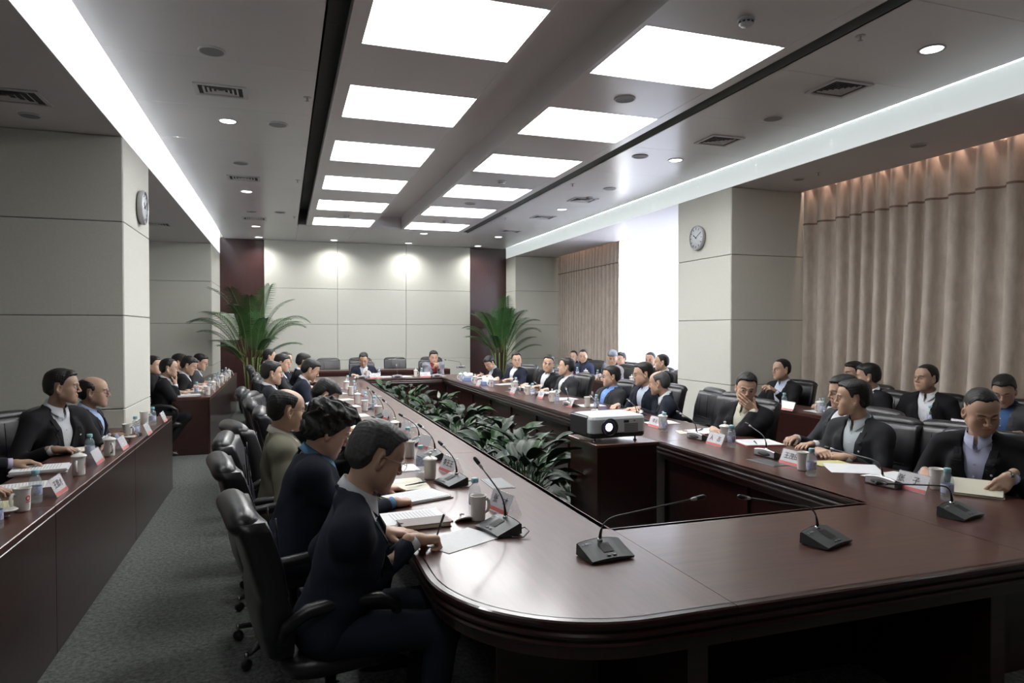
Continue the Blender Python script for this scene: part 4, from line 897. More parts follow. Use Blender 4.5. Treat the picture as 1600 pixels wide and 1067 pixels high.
def person(label, px, hz, rz, lean=10, side=0, twist=0, gaze=None, pitch=8, roll=0, arms='table', suit=(.014, .015, .020), shirt=(.62, .64, .68), hair='full', hcol='black', chair_at=None, lod=2, glasses=False,
           tone=1., jacket='suit', eyes='open', s=1., belly=1.1, chair_=True, fem=False, pose=None, pin=False, neck=1., w_=1., chair_rz=None, chair_off=None, jaw=1., edge=None, group='people seated at the meeting', wd=1., chair_label=None, fx=None, watch=False, tuck=False):
    hw = at(px[0], px[1], z=hz) if fx is None else np.array(fx)
    rzr = R_(rz); gz = 0 if gaze is None else R_(gaze-rz)
    gz = (gz+PI) % (2*PI)-PI
    T0 = RZ(R_(twist)) @ RY(R_(side)) @ RX(-R_(lean)); hF = RZ(gz) @ RY(R_(roll)) @ RX(-R_(pitch))
    C7 = T0 @ (np.array([0, -.03, .478])*s); nR = RZ((gz+R_(twist))*.5) @ RX(-R_(lean*.55+pitch*.35)); hc = C7+nR @ (np.array([0, .040, .158*neck])*s)
    hipz = hz-hc[2]; STAT.append((label[:40], round(hipz, 2)))
    hp = np.array([0, 0, hipz]); T = Fr(T0*s, hp); Tn = Fr(T0, hp)
    class SF(Fr): pass
    def TP(v): return hp+T0 @ (np.array(v)*s)
    Wd = RZ(rzr); loc = hw-Wd @ np.array([hc[0], hc[1], 0]); loc[2] = 0
    H = Fr(hF, hp+hc)
    def w2f(p): return Wd.T @ (np.array(p, float)-loc)
    hh, hhr, hhd, hj, hcr = LOD[lod]
    o = thing('person', tuple(loc), rzr, label, 'person', group)
    # arm targets (figure space): wrist, finger direction, palm normal, hand pose, elbow pole
    yt = .40
    if edge is not None: yt = w2f((edge if abs(abs(rz)-90) < 30 else loc[0], loc[1] if abs(abs(rz)-90) < 30 else edge, 0))[1]+.07
    yt = max(.28, min(yt, .45 if not tuck else .40)); zt = TZ+.026
    A = {'table': [(-.17, yt, zt, (.45, .9, -.05), (0, 0, -1), 'relax'), (.17, yt, zt, (-.45, .9, -.05), (0, 0, -1), 'relax')],
         'clasp': [(-.10, yt, zt, (.85, .5, 0), (.1, -.3, -1), 'grip'), (.10, yt+.02, zt+.01, (-.85, .5, .05), (-.1, -.3, -1), 'grip')],
         'lap': [(-.12, .26, max(.62, hipz+.13), (.6, .8, -.2), (0, 0, -1), 'relax'), (.12, .26, max(.62, hipz+.13), (-.6, .8, -.2), (0, 0, -1), 'relax')],
         'write': [(-.20, yt-.02, zt, (.8, .6, -.1), (0, 0, -1), 'relax'), (.12, yt+.03, zt+.015, (-.55, .8, -.15), (-.75, -.2, -.7), 'pen')]}
    A['chin'] = [A['table'][0], 'chin']; A['chinL'] = ['chin', A['table'][1]]
    if arms == 'chinR8': A[arms] = [(-.13, .30, TZ+.03, (.5, .8, 0), (0, 0, -1), 'relax'), 'cover'][::-1] if False else ['cover', (.10, yt-.05, TZ+.03, (-.7, .6, 0), (0, 0, -1), 'relax')]
    if arms == 'readR10': A[arms] = [(-.22, yt-.02, TZ+.10, (.25, .8, -.45), (.6, -.1, -.7), 'grip'), (.20, yt-.06, TZ+.05, (-.4, .9, -.1), (-.2, 0, -1), 'relax')]
    AR = list(A[arms] if isinstance(arms, str) else arms)
    sh = []; core = trunk(T, -.03, .04)[:]; jk = []; VQ = []; cuffs = []; Wf = []
    for i, sx in ((0, -1), (1, 1)):
        a = AR[i]; S = TP((sx*.172*wd, -.006, .400))
        if a == 'cover':
            Wp = H.p((sx*.082, .110, -.158)); d = unit(H.p((-sx*.03, .125, -.082))-Wp); nrm = H.R @ np.array([-sx*.15, -1, 0]); ps = 'cover'; pl = (sx*.35, .25, -1)
        elif a == 'chin':
            Wp = H.p((sx*.045, .085, -.205)); d = unit(H.p((-sx*.012, .098, -.085))-Wp); nrm = H.R @ np.array([0, -1, .1]); ps = 'grip'; pl = (sx*.3, .1, -1)
            if lod == 2: pass
        else:
            if a[0] == 'w': Wp = w2f(a[1]); d = Wd.T @ np.array(a[2], float); nrm = Wd.T @ np.array(a[3], float); ps = a[4]; pl = a[5] if len(a) > 5 else (sx*.5, -.5, -.75)
            else: Wp = np.array(a[:3], float); d, nrm, ps = a[3], a[4], a[5]; pl = a[6] if len(a) > 6 else (sx*.5, -.5, -.75)
        E_, Wp = ik(S, Wp, .285*s, .255*s, pl); fa = unit(Wp-E_); Wf.append(Wp)
        core += [cap(S, E_, .036*s, .033*s, k=.02), cap(E_, Wp, .032*s, .022*s, k=.02)]
        jk += [cap(S, E_, .062*s, .053*s, k=.035), cap(E_, Wp-fa*.055, .052*s, .039*s, k=.03)]
        cuffs.append((Wp-fa*.055, Wp-fa*.006)); V, Q = hand_place(ps, hhd, Wp, d, nrm, sx > 0); V = (V-Wp)*s+Wp; VQ.append((V, Q, None))
    legs = []
    for sx in (-1, 1):
        hj_ = hp+np.array([sx*.085, .02, -.01]); kn = np.array([sx*.13, .36 if tuck else .43, min(hipz-.01, .51)]); an = np.array([sx*.13, .10 if tuck else .38, .11]); legs += [(hj_, kn, an)]
        core += [cap(hj_, kn, .06, .045, k=.03), cap(kn, an, .045, .032, k=.03)]
    V, Q = solid(core, hcr); VQ.append((V, Q, None))
    nk = TP((0, -.022, .470)); hb = H.p((0, -.022, -.045))
    hd = [scale_prim(q, H.t, HS) for q in head_prims(H, fem, w_, jaw)]+[cap(TP((0, -.026, .44)), nk, .054, .055, k=.02), cap(nk, hb, .0545, .052, k=.03)]
    V, Q = solid(hd, hh)
    tn = np.array(SKIN)*tone; VQ.insert(0, (V, Q, face_colour((V-H.t)/HS+H.t, H, tn, fem, eyes)))
    vs, qs, cs, off = [], [], [], 0
    for V, Q, c in VQ: vs.append(V); qs.append(Q+off); cs.append(c if c is not None else np.tile(tn, (len(V), 1))); off += len(V)
    link('body', npmesh('body', np.concatenate(vs), np.concatenate(qs), M_skin, np.concatenate(cs)), o)
    hair_obj(hair, hhr, H, hcol, o)
    # jacket
    TU = trunk(T, .014, .045, belly, wd); wz0 = .10 if jacket == 'suit' else .27; wsl = .20 if jacket == 'suit' else .26
    if jacket == 'suit': TU = TU+[cap((sx*.085, -.014, .447), (sx*.178*wd, -.008, .432), .044, .040, T, .035) for sx in (-1, 1)]+[cap((sx*.09, .085, .36), (sx*.12, .10, .25), .035, .03, T, .05) for sx in (-1, 1)]
    J = [dict(q) for q in TU]+jk+[cap((-.045, -.062, .462), (.045, -.062, .462), .034, None, T, .03)]
    for k in range(9):
        a0, a1 = R_(-125+250*k/9), R_(-125+250*(k+1)/9)
        f = lambda a: (.070*math.sin(a), -.022-.068*math.cos(a), .500-.035*(1-math.cos(a))/2*1.2+.004)
        J.append(cap(f(a0), f(a1), .0125, None, T, k=.010))
    J += [cap((0, -.028, .50), (0, -.012, .64), .064, .072, T, k=.01, m=-1), fun(lambda x, y, z: np.maximum(np.maximum(np.abs(x)-(z-wz0*s)*wsl, np.maximum(.02-y, y-(.175 if belly < 1.2 else .20)*s)), z-.62), TP((0, .1, .33))*0+np.array([0, .1, .33]), .30, Tn, k=.008)]
    sc = cloth(suit)
    V, Q = solid(J, hj, disp=wrinkle(.0032 if lod < 2 else .0022, hash(label) % 1000 if False else sum(map(ord, label)))); link('jacket', npmesh('jacket', V, Q, sc), o)
    ms = cloth(shirt)
    SH = trunk(T, .003, .04, belly, wd)+[cap((0, -.026, .515), (0, -.012, .62), .0575, .062, T, k=.008, m=-1)]
    V, Q = solid([q for q in SH], hj); link('shirt', npmesh('shirt', V, Q, ms), o)
    # shirt collar: stand and fall with points
    n = 23 if lod < 2 else 15; r1, r2, r3 = [], [], []
    for i in range(n):
        a = R_(-171+342*i/(n-1)); fr = (1-math.cos(a))/2; pt = max(0, (abs(a)-R_(105))/R_(63)); rad = .0605
        c_ = lambda r, z: tuple(TP((r*math.sin(a), -.020-r*math.cos(a)*1.04+.010*fr, z)))
        r1.append(c_(rad, .478-.030*fr)); r2.append(c_(rad+.001, .545-.046*fr)); r3.append(c_(rad+.013+.012*pt, .510-.052*fr-.026*pt**1.5))
    cm = MB().loft([r1, r2, r3], closed=False, smooth=True); cm.loft([[tuple(np.array(p)-(0, 0, .002)) for p in r3], [tuple(np.array(p)-(0, 0, .003)) for p in r2]], closed=False, smooth=True); cm.build('shirt_collar', ms, o)
    for (a, b_) in cuffs:
        mb = MB().tube([tuple(a), tuple(b_)], [.034*s, .0325*s], 14); mb.build('shirt_cuff' if jacket == 'suit' else 'cuff', ms, o)
    if watch:
        a, b_ = cuffs[0 if watch == 'L' else 1]; q = b_+(b_-a)*.35; fa_ = unit(b_-a); MB().tube([tuple(q-fa_*.008), tuple(q+fa_*.008)], .0285, 14).build('wrist_watch', M_chrome, o)
    # placket + lapels laid on the jacket
    def onfront(pts, prims, offs):
        P0 = np.array([TP((x, 0, z)) for x, z in pts]); dy = T0 @ np.array([0, 1, 0]); lo = np.zeros(len(pts)); hi = np.full(len(pts), .30)
        for _ in range(16):
            mid = (lo+hi)/2; d = fieldat(prims, P0+mid[:, None]*dy); lo = np.where(d < 0, mid, lo); hi = np.where(d < 0, hi, mid)
        return P0+(lo+offs)[:, None]*dy
    zz = [.13, .20, .27, .34, .40, .452]
    if lod < 2 or fem:
        pl_ = onfront([(x, z) for z in zz for x in (-.011, .011)], SH[:-1], .0012); fs = [(2*i, 2*i+1, 2*i+3, 2*i+2) for i in range(len(zz)-1)]; MB().add([tuple(p) for p in pl_], fs, 0, True).build('placket', ms, o)
        bt = onfront([(0, z) for z in (.16, .225, .29, .355, .415)], SH[:-1], .003)
        for p in bt: MB().lathe([(.0, .0025), (.005, .002), (.0055, 0)], 10, caps=False).xf(Matrix.Translation(Vector(p)) @ Matrix((T0 @ RX(R_(-90))).tolist()).to_4x4()).build('button', M_white, o)
    if jacket == 'suit':
        lw = [.004, .030, .044, .052, .056, .034, .042, .036]; lz = [.115, .19, .26, .32, .345, .362, .372, .43]
        for sx in (-1, 1):
            rows = [];
            P = onfront([(sx*((z-wz0)*wsl+.002+t*l), z) for z, l in zip(lz, lw) for t in (0, .5, 1)], TU+jk, .0065); B_ = P-(T0 @ np.array([0, .006, 0])); n3 = len(lz); fs = []
            for i in range(n3-1):
                for j in range(2): a = 3*i+j; fs.append((a, a+1, a+4, a+3) if sx > 0 else (a+3, a+4, a+1, a)); 
            N = len(P); ed = [3*i+2 for i in range(n3)]
            fs += [(ed[i], ed[i]+N, ed[i+1]+N, ed[i+1]) if sx > 0 else (ed[i+1], ed[i+1]+N, ed[i]+N, ed[i]) for i in range(n3-1)]; ed = [3*i for i in range(n3)]
            fs += [(ed[i+1], ed[i+1]+N, ed[i]+N, ed[i]) if sx > 0 else (ed[i], ed[i]+N, ed[i+1]+N, ed[i+1]) for i in range(n3-1)]
            MB().add([tuple(p) for p in P]+[tuple(p) for p in B_], fs, 0, False).build('lapel', sc, o)
        if pin:
            p = onfront([(-.085, .315)], TU+jk, .009)[0]; MB().lathe([(0, .002), (.006, .0015), (.007, 0)], 12, caps=False).xf(Matrix.Translation(Vector(p)) @ Matrix((T0 @ RX(R_(-90))).tolist()).to_4x4()).build('lapel_pin', M_white, o)
    # trousers and shoes
    tr = [ell((0, 0, .0), (.165, .125, .10), T, .04)]
    for hj_, kn, an in legs: tr += [cap(hj_, kn, .088, .068, k=.05), cap(kn, an, .066, .052, k=.03)]
    V, Q = solid(tr, .02 if lod < 2 else .028); link('trousers', npmesh('trousers', V, Q, sc), o)
    for hj_, kn, an in legs:
        x, y = an[0], an[1]; mb = MB().loft([[(x+wx*math.cos(t), y+yc+ly*math.sin(t), z) for t in [2*PI*i/14 for i in range(14)]] for z, wx, ly, yc in ((.0, .042, .125, .07), (.02, .046, .13, .07), (.05, .042, .11, .055), (.075, .036, .07, .01), (.10, .034, .048, -.005))], caps=True, smooth=True); mb.build('shoe', M_leather, o)
    if glasses:
        g = MB(); H = Fr(H.R*HS, H.t)
        for sx in (-1, 1):
            g.tube([tuple(H.p((sx*.0325+.0225*math.cos(t), .104-.0035*math.cos(t)*sx*0, -.004+.0165*math.sin(t)))) for t in [2*PI*i/16 for i in range(17)]], .0011 if lod < 2 else .0018, 5, caps=False)
            g.tube([tuple(H.p(p)) for p in ((sx*.055, .103, .004), (sx*.071*w_, .085, .004), (sx*.079*w_, .0, .002), (sx*.078*w_, -.018, -.012))], .0012 if lod < 2 else .0018, 5)
        g.tube([tuple(H.p(p)) for p in ((-.010, .105, .002), (0, .109, .005), (.010, .105, .002))], .0011, 5); g.build('spectacles', M_wire, o)
    hip_w = loc
    if chair_at: chair(chair_at[0], chair_at[1], R_(chair_at[2]), chair_label or 'black office chair of the '+' '.join(label.split()[:9]))
    elif chair_:
        cr = rz if chair_rz is None else chair_rz; of = (0, .07) if chair_off is None else chair_off; q = RZ(R_(cr)) @ np.array([of[0], of[1]-.0, 0])
        chair(loc[0]+q[0], loc[1]+q[1], R_(cr), chair_label or 'black office chair of the '+' '.join(label.split()[:9]))
    return o, loc, Wf
# ------------------------------------------------------------------ who sits where
NAVY = (.012, .015, .026); BLK = (.010, .010, .012); CHAR = (.028, .029, .033)
WHT = (.60, .62, .66); BLU = (.30, .42, .62); LBL = (.46, .52, .64)
RT = dict(edge=X3, rz=90); LT = dict(edge=X0, rz=-90)
def P_(label, px, hz, **k): return person(label, px, hz, **k)
def L_(x, y, z, d, ps='relax', n=(0, 0, -1)): return ('w', (x, y, z), d, n, ps)
ZH = TZ+.028
# left run of the table, from the camera outwards
P_('grey-haired man in glasses and navy suit bent over the table, writing, nearest the camera', (588, 712), 1.165, rz=-90, lean=16, twist=-6, side=2, gaze=-78, pitch=24, roll=-2, suit=NAVY, shirt=WHT, hair='side', hcol='grey', lod=0, glasses=True, eyes='down', tone=1.0, s=1.05,
   arms=[L_(.40, 2.93, ZH, (.9, -.25, -.05), 'flat'), ('w', (.50, 2.70, ZH+.024), (.93, .36, -.14), (.0, -.15, -1), 'pen', (-.2, -.3, -.8))], chair_at=(.17, 2.80, -80), wd=1.08)
P_('woman with short wavy black hair in a navy jacket looking down at papers', (512, 672), 1.155, rz=-90, lean=17, gaze=-80, pitch=26, suit=NAVY, shirt=(.10, .22, .38), hair='curly', lod=0, eyes='down', tone=.98, fem=True, s=.97, wd=.95,
   arms=[L_(.50, 3.72, ZH, (.9, .3, -.05)), ('w', (.52, 3.42, ZH), (.92, .35, -.1), (0, 0, -1), 'pen')], chair_at=(.04, 3.74, -80), neck=.95)
P_('man in a khaki jacket and glasses with thinning hair, sitting back in the left row', (448, 640), 1.165, rz=-90, lean=4, gaze=-72, pitch=8, suit=(.15, .145, .105), shirt=(.42, .40, .36), hair='thin', lod=0, glasses=True, tone=1.0, jacket='zip', arms=[(-.2, .28, .70, (.3, .9, -.1), (0, 0, -1), 'relax'), (.2, .28, .70, (-.3, .9, -.1), (0, 0, -1), 'relax')], chair_off=(-.1, .04))
P_('person with thick black hair bowed low over the left table run behind the woman', (508, 618), 1.10, rz=-90, lean=20, gaze=-84, pitch=40, suit=BLK, shirt=WHT, hair='full', lod=1, eyes='down', tone=.8, **{'edge': X0})
P_('clean-shaven man in black suit with white collar upright in the left row, gazing right', (425, 583), 1.17, rz=-90, lean=3, gaze=-80, pitch=4, suit=(.013, .015, .021), shirt=WHT, hair='side', lod=1, tone=1.02, edge=X0)
P_('man in dark suit leaning forward beside the upright man in the left row', (485, 578), 1.145, rz=-90, lean=22, gaze=-85, pitch=24, suit=NAVY, shirt=WHT, hair='full', lod=1, eyes='down', tone=.9, edge=X0)
P_('man in dark suit half hidden behind the upright man of the left row', (441, 567), 1.16, rz=-90, lean=8, gaze=-95, pitch=10, suit=CHAR, shirt=WHT, hair='full', edge=X0, side=4)
P_('man in dark suit with red-cheeked face at the far end of the left row', (446, 562), 1.15, rz=-90, lean=6, gaze=-112, pitch=8, suit=NAVY, shirt=WHT, hair='crew', tone=1.05, edge=X0)
P_('farthest man of the left row, in profile against the palm', (421, 557), 1.17, rz=-90, lean=6, gaze=-80, pitch=4, suit=BLK, shirt=WHT, hair='back', edge=X0)
P_('black-haired man in profile in the left row just before the empty head chairs', (474, 565), 1.14, rz=-90, lean=16, gaze=-78, pitch=10, suit=BLK, shirt=WHT, hair='full', edge=X0)
# head of the table
P_('man in black suit with white shirt at the head of the table, looking down', (568, 561.5), 1.075, rz=180, lean=14, gaze=170, pitch=24, suit=NAVY, shirt=WHT, hair='back', lod=1, eyes='down', pin=True, arms=[(-.02, .42, ZH+.03, (-.6, .6, .1), (0, 0, -1), 'grip'), (.22, .40, ZH, (-.5, .8, 0), (0, 0, -1), 'relax')], edge=Y3)
P_('woman in grey jacket and dark red blouse, hands raised, at the table head', (677.5, 558), 1.09, rz=180, lean=8, gaze=178, pitch=10, suit=(.20, .20, .23), shirt=(.16, .015, .02), hair='bun', lod=1, fem=True, tone=1.08, s=.95, wd=.93, arms=[(-.05, .30, .87, (.2, .5, .8), (.8, .3, 0), 'grip'), (.05, .30, .87, (-.2, .5, .8), (-.8, .3, 0), 'grip')], edge=Y3)
# right run of the table, far to near
P_('dark-haired man with head bowed over papers at the far end of the right row', (765, 567), 1.02, rz=98, lean=26, gaze=115, pitch=34, suit=BLK, shirt=LBL, hair='full', lod=1, eyes='down', edge=X3)
P_('smiling man in glasses and navy suit facing the camera in the far right row', (807, 562), 1.115, rz=115, lean=4, gaze=168, pitch=4, roll=4, suit=NAVY, shirt=WHT, hair='back', lod=1, glasses=True, pin=True, tone=1.1, edge=X3)
P_('man in open white collar leaning sideways between the navy-suited man and the balding talker', (857, 568), 1.12, rz=112, lean=6, side=-8, gaze=150, pitch=4, roll=-8, suit=BLK, shirt=WHT, hair='back', lod=1, tone=1.08, edge=X3)
P_('man in dark suit in profile talking to his left neighbour, head slightly raised', (885, 573), 1.12, rz=95, lean=3, gaze=62, pitch=-6, roll=2, suit=CHAR, shirt=WHT, hair='side', lod=1, edge=X3, wd=1.05)
P_('man in a bright blue shirt and charcoal suit leaning back in the right row', (955, 588), 1.07, rz=105, lean=-8, gaze=72, pitch=2, suit=CHAR, shirt=(.16, .28, .60), hair='side', lod=1, glasses=True, edge=X3, tone=.95, arms=[(-.16, .32, .72, (.4, .9, 0), (0, 0, -1), 'relax'), (.16, .32, .72, (-.4, .9, 0), (0, 0, -1), 'relax')])
P_('man in glasses with a pale blue shirt half hidden behind the grey-haired man', (1005, 584), 1.15, rz=100, lean=12, gaze=72, pitch=6, suit=NAVY, shirt=LBL, hair='side', lod=1, glasses=True, edge=X3)
P_('grey-haired balding man turned away, leaning on the table beside the empty chair', (1030, 598), 1.08, rz=80, lean=20, twist=-18, gaze=42, pitch=8, suit=NAVY, shirt=WHT, hair='thin', hcol='grey', lod=1, tone=.85, edge=X3, s=1.04, wd=1.08, watch='L', arms=[(-.10, .50, ZH, (-.3, .9, 0), (0, 0, -1), 'relax'), (.20, .42, ZH, (-.8, .5, 0), (0, 0, -1), 'relax')], chair_off=(0, -.05))
P_('man in glasses covering his mouth with one hand, cream shirt under black jacket', (1166, 606), 1.145, rz=112, lean=6, gaze=150, pitch=12, roll=-7, side=-3, suit=BLK, shirt=(.55, .54, .44), hair='side', lod=0, glasses=True, tone=.98, pin=True, jaw=1., s=1.04, wd=1.05,
   arms=[('w', (0, 0, 0), (0, 1, 0), (0, 0, -1), 'relax'), 'x'] if False else 'chinR8', chair_rz=104, chair_off=(.09, .08))
P_('man in charcoal suit with clasped hands, head turned away towards the head of the table', (1333, 622), 1.165, rz=98, lean=10, gaze=48, pitch=2, suit=CHAR, shirt=(.50, .55, .58), hair='side', lod=0, pin=True, tone=.85, s=1.04, wd=1.06, arms='clasp', edge=X3-.02)
P_('person mostly hidden behind the man in charcoal suit, one sleeve resting on the table', (1318, 612), 1.16, rz=86, lean=5, gaze=70, pitch=6, suit=(.035, .036, .042), shirt=WHT, hair='full', lod=1, tone=.85, edge=X3, arms=[('w', tuple(at(1270, 694, z=ZH)), (-.9, -.1, 0), (0, 0, -1), 'relax'), (.12, .42, ZH, (-.4, .9, 0), (0, 0, -1), 'relax')])
P_('round-faced man in black suit and lilac shirt turning pages at the near right end', (1534, 642), 1.18, rz=112, lean=11, gaze=146, pitch=23, roll=3, suit=BLK, shirt=(.42, .44, .60), hair='crew', lod=0, eyes='down', tone=.98, pin=True, s=1.07, wd=1.10, w_=1.06, jaw=1.12, belly=1.3, watch='L',
   arms='readR10', chair_off=(.06, .08))
# second row at the right
E2 = dict(edge=5.80, tuck=True)
P_('man looking over his shoulder at the far end of the row by the beige drape', (896, 557), 1.07, rz=90, lean=5, gaze=140, pitch=4, suit=BLK, shirt=CHAR, hair='crew', **E2)
P_('crew-cut man in a navy jacket leaning forward by the far beige drape', (911, 556), 1.125, rz=110, lean=14, gaze=150, pitch=10, suit=(.03, .035, .075), shirt=(.02, .02, .03), hair='crew', jacket='zip', **E2)
P_('man in a grey cap and pale jacket in front of the bright window', (957, 559), 1.15, rz=100, lean=8, gaze=150, pitch=14, suit=(.30, .26, .27), shirt=(.05, .05, .06), hair='cap', hcol='capgrey', jacket='zip', **E2)
P_('man mostly hidden behind the man in the grey cap', (970, 561), 1.09, rz=95, lean=2, gaze=120, pitch=4, suit=BLK, shirt=WHT, hair='full', **E2)
P_('man with sunlit hair before the window, left one of the pair by the column', (1016, 562), 1.15, rz=95, lean=2, gaze=130, pitch=6, suit=BLK, shirt=WHT, hair='crew', **E2)
P_('broad man in a black jacket seen side-on between window and clock column', (1034, 566), 1.145, rz=82, lean=4, gaze=60, pitch=2, suit=BLK, shirt=WHT, hair='crew', wd=1.1, **E2)
P_('man in blue shirt sitting upright in front of the clock column', (1221, 577), 1.165, rz=104, lean=6, gaze=84, pitch=0, suit=BLK, shirt=LBL, hair='crew', lod=1, tone=.8, s=1.02, arms=[(-.12, .36, .92, (.3, .8, .5), (.5, 0, -.6), 'grip'), (.2, .42, ZH, (-.4, .9, 0), (0, 0, -1), 'relax')], **E2)
P_('man in profile half hidden in front of the near drape, left one of the pair', (1334, 583), 1.155, rz=90, lean=4, gaze=76, pitch=0, suit=BLK, shirt=WHT, hair='full', lod=1, tone=.7, **E2)
P_('black-haired man turned away in front of the near drape, right one of the pair', (1356, 588), 1.175, rz=84, lean=6, gaze=42, pitch=4, suit=BLK, shirt=WHT, hair='full', lod=1, tone=.75, **E2)
P_('man in black suit with wide white shirt front, pen in hand, before the near drape', (1447, 590), 1.19, rz=112, lean=6, gaze=86, pitch=0, roll=-2, suit=BLK, shirt=(.66, .68, .72), hair='crew', lod=1, tone=.8, s=1.05, wd=1.05, arms='table', **E2)
P_('man in a grey jacket with head bowed behind the near right corner of the table', (1569, 610), 1.13, rz=100, lean=18, gaze=118, pitch=26, suit=(.07, .072, .082), shirt=(.06, .12, .28), hair='side', lod=1, eyes='down', tone=.8, **E2)
# second row at the left
E3 = dict(edge=-1.60)
P_('heavy-set man in black suit and white shirt at the near left desk, gazing right', (97, 604), 1.225, rz=-122, lean=9, gaze=-84, pitch=2, suit=BLK, shirt=(.50, .52, .56), hair='side', lod=0, pin=True, tone=.62, s=1.08, wd=1.12, w_=1.04, belly=1.3, jaw=1.1, tuck=True,
   arms=[(-.12, .44, ZH+.0, (.8, .5, 0), (0, 0, -1), 'relax'), (.26, .33, ZH+.02, (-.5, .8, 0), (0, 0, -1), 'relax')], chair_off=(0, -.08))
P_('balding man in glasses with his chin up at the left desk beside the column', (146, 612), 1.14, rz=-92, lean=12, gaze=-86, pitch=2, suit=(.012, .012, .018), shirt=(.30, .38, .56), hair='bald', lod=1, glasses=True, tone=.7, edge=-1.62, tuck=True, arms=[(-.10, .36, ZH, (.5, .8, 0), (0, 0, -1), 'relax'), (.12, .34, ZH, (-.5, .8, 0), (0, 0, -1), 'relax')])
P_('person at the left photo edge, only sleeve and hand on the near desk', (0, 0), 1.16, fx=(-1.98, 4.55, 1.16), rz=-90, lean=12, gaze=-90, pitch=10, suit=(.012, .012, .018), shirt=(.35, .33, .45), hair='full', lod=1, tone=.75, tuck=True, arms=[('w', (-1.50, 5.05, ZH+.01), (.9, .35, 0), (0, 0, -1), 'relax'), ('w', (-1.50, 4.3, ZH), (.9, .2, 0), (0, 0, -1), 'relax')])
P_('dark-haired woman partly behind the man with his hand on his chin', (239, 571), 1.15, rz=-95, lean=3, gaze=-100, pitch=2, suit=BLK, shirt=(.03, .03, .04), hair='bun', fem=True, s=.95, tone=1.0, edge=-1.45, tuck=True)
P_('man with close-cropped hair resting his chin on his hand at the far left desk', (264, 575), 1.145, rz=-90, lean=12, gaze=-84, pitch=4, suit=BLK, shirt=WHT, hair='crew', lod=1, tone=.9, arms='chin', edge=-1.42, tuck=True)
P_('man in glasses reading with head bowed at the far left desk', (295, 571), 1.13, rz=-88, lean=16, gaze=-92, pitch=22, suit=BLK, shirt=WHT, hair='full', lod=1, glasses=True, eyes='down', edge=-1.42, tuck=True)
P_('man in a grey suit reaching across the far left desk, beside the palm', (313, 566), 1.13, rz=-88, lean=18, gaze=-98, pitch=16, suit=(.05, .052, .058), shirt=WHT, hair='full', lod=1, eyes='down', edge=-1.42, tuck=True)
P_('person barely visible behind the bowed man in glasses at the far left desk', (281, 566), 1.15, rz=-90, lean=2, gaze=-90, pitch=2, suit=BLK, shirt=WHT, hair='back', edge=-1.42, tuck=True)

# ------------------------------------------------------------------ empty chairs
def ech(x, y, rz, label): chair(x, y, R_(rz), label, 'black leather office chairs')
for i, (x, y, r) in enumerate(((.0, 5.15, -72), (.05, 6.65, -84), (.02, 7.35, -100), (.0, 9.8, -92))):
    ech(x, y, r, f'empty black chair pushed back from the left table run, {ORD[i]} from the camera')
ech(3.98, 5.70, 97, 'empty black leather chair between the grey-haired balding man and the man covering his mouth')
ech(4.0, 3.38, 100, 'empty black leather chair between the man with clasped hands and the round-faced reader')
ech(3.98, 10.9, 92, 'empty black chair between the two far men of the right row')
for x, lb in ((.62, 'leftmost of the four'), (1.72, 'second from the left of the four'), (2.93, 'third from the left of the four'), (4.15, 'rightmost of the four')):
    pass
for u, lb in ((513, 'leftmost of the four'), (563, 'second from the left of the four'), (617, 'third from the left of the four'), (674, 'rightmost of the four')):
    p = at(u, 570, y=15.75); ech(p[0], 15.45, 180, f'empty chair at the desk along the far wall, {lb}')
ech(6.15, 12.15, 90, 'black chair by the far beige drape in the second row')

# ------------------------------------------------------------------ things on the table: left run
def G(s): return s
WG, BG, MG, DG = 'white mugs on the tables', 'water bottles on the tables', 'open white mugs', 'papers on the tables'
def xy(u, v, z=TZ): p = at(u, v, z=z); return float(p[0]), float(p[1])
x, y = xy(747, 812); openmug((x, y, TZ), R_(200), 'open white mug with its lid leaning beside it, nearest the writing man', MG)
_l = lid((x-.075, y+.02, TZ+.030), R_(20), 'loose white mug lid leaning beside the nearest open mug', 'mug lids'); _l.rotation_euler = (R_(150), R_(18), R_(40))
x, y = xy(672, 748); mug((x, y, TZ), R_(250), 'white lidded mug beside the second bottle of the left run', WG)
x, y = xy(640, 715); openmug((x, y, TZ), R_(250), 'open white mug in front of a bottle in the left run, beyond the second microphone', MG)
x, y = xy(616, 682); mug((x, y, TZ), R_(300), 'white lidded mug in front of the bowed black-haired person', WG)
x, y = xy(591, 652); openmug((x, y, TZ), R_(300), 'open white mug with red ring mark near the middle of the left run', MG)
for i, (u, v) in enumerate(((570, 642), (558, 631), (548, 617), (541, 609))):
    x, y = xy(u, v); (mug if i % 2 else openmug)((x, y, TZ), R_(290), f'small far white mug on the left run, {ORD[i]} beyond the mid-table mugs', WG)
x, y = xy(742, 801); bottle((x, y, TZ), 0, 'blue-capped water bottle directly behind the nearest open mug', BG)
for i, (u, v) in enumerate(((657, 738), (637, 703), (585, 643), (571, 635), (553, 613), (543, 603))):
    x, y = xy(u, v); bottle((x, y, TZ), i, f'blue-capped bottle on the left table run, {ORD[i+1]} from the camera', BG)
for i, (u, v, bx, by, tx) in enumerate(((778, 800, 0, 0, '张 才'), (697, 738, 0, 0, '李王王'), (661, 700, 0, 0, None), (632, 676, 0, 0, None), (600, 655, 0, 0, None), (580, 634, 0, 0, None), (566, 620, 0, 0, None))):
    x, y = xy(u, v); name_plate((x+.03, y, TZ), R_(-78), f'name plate with red band on the left table run, {ORD[i]} from the camera', tx)
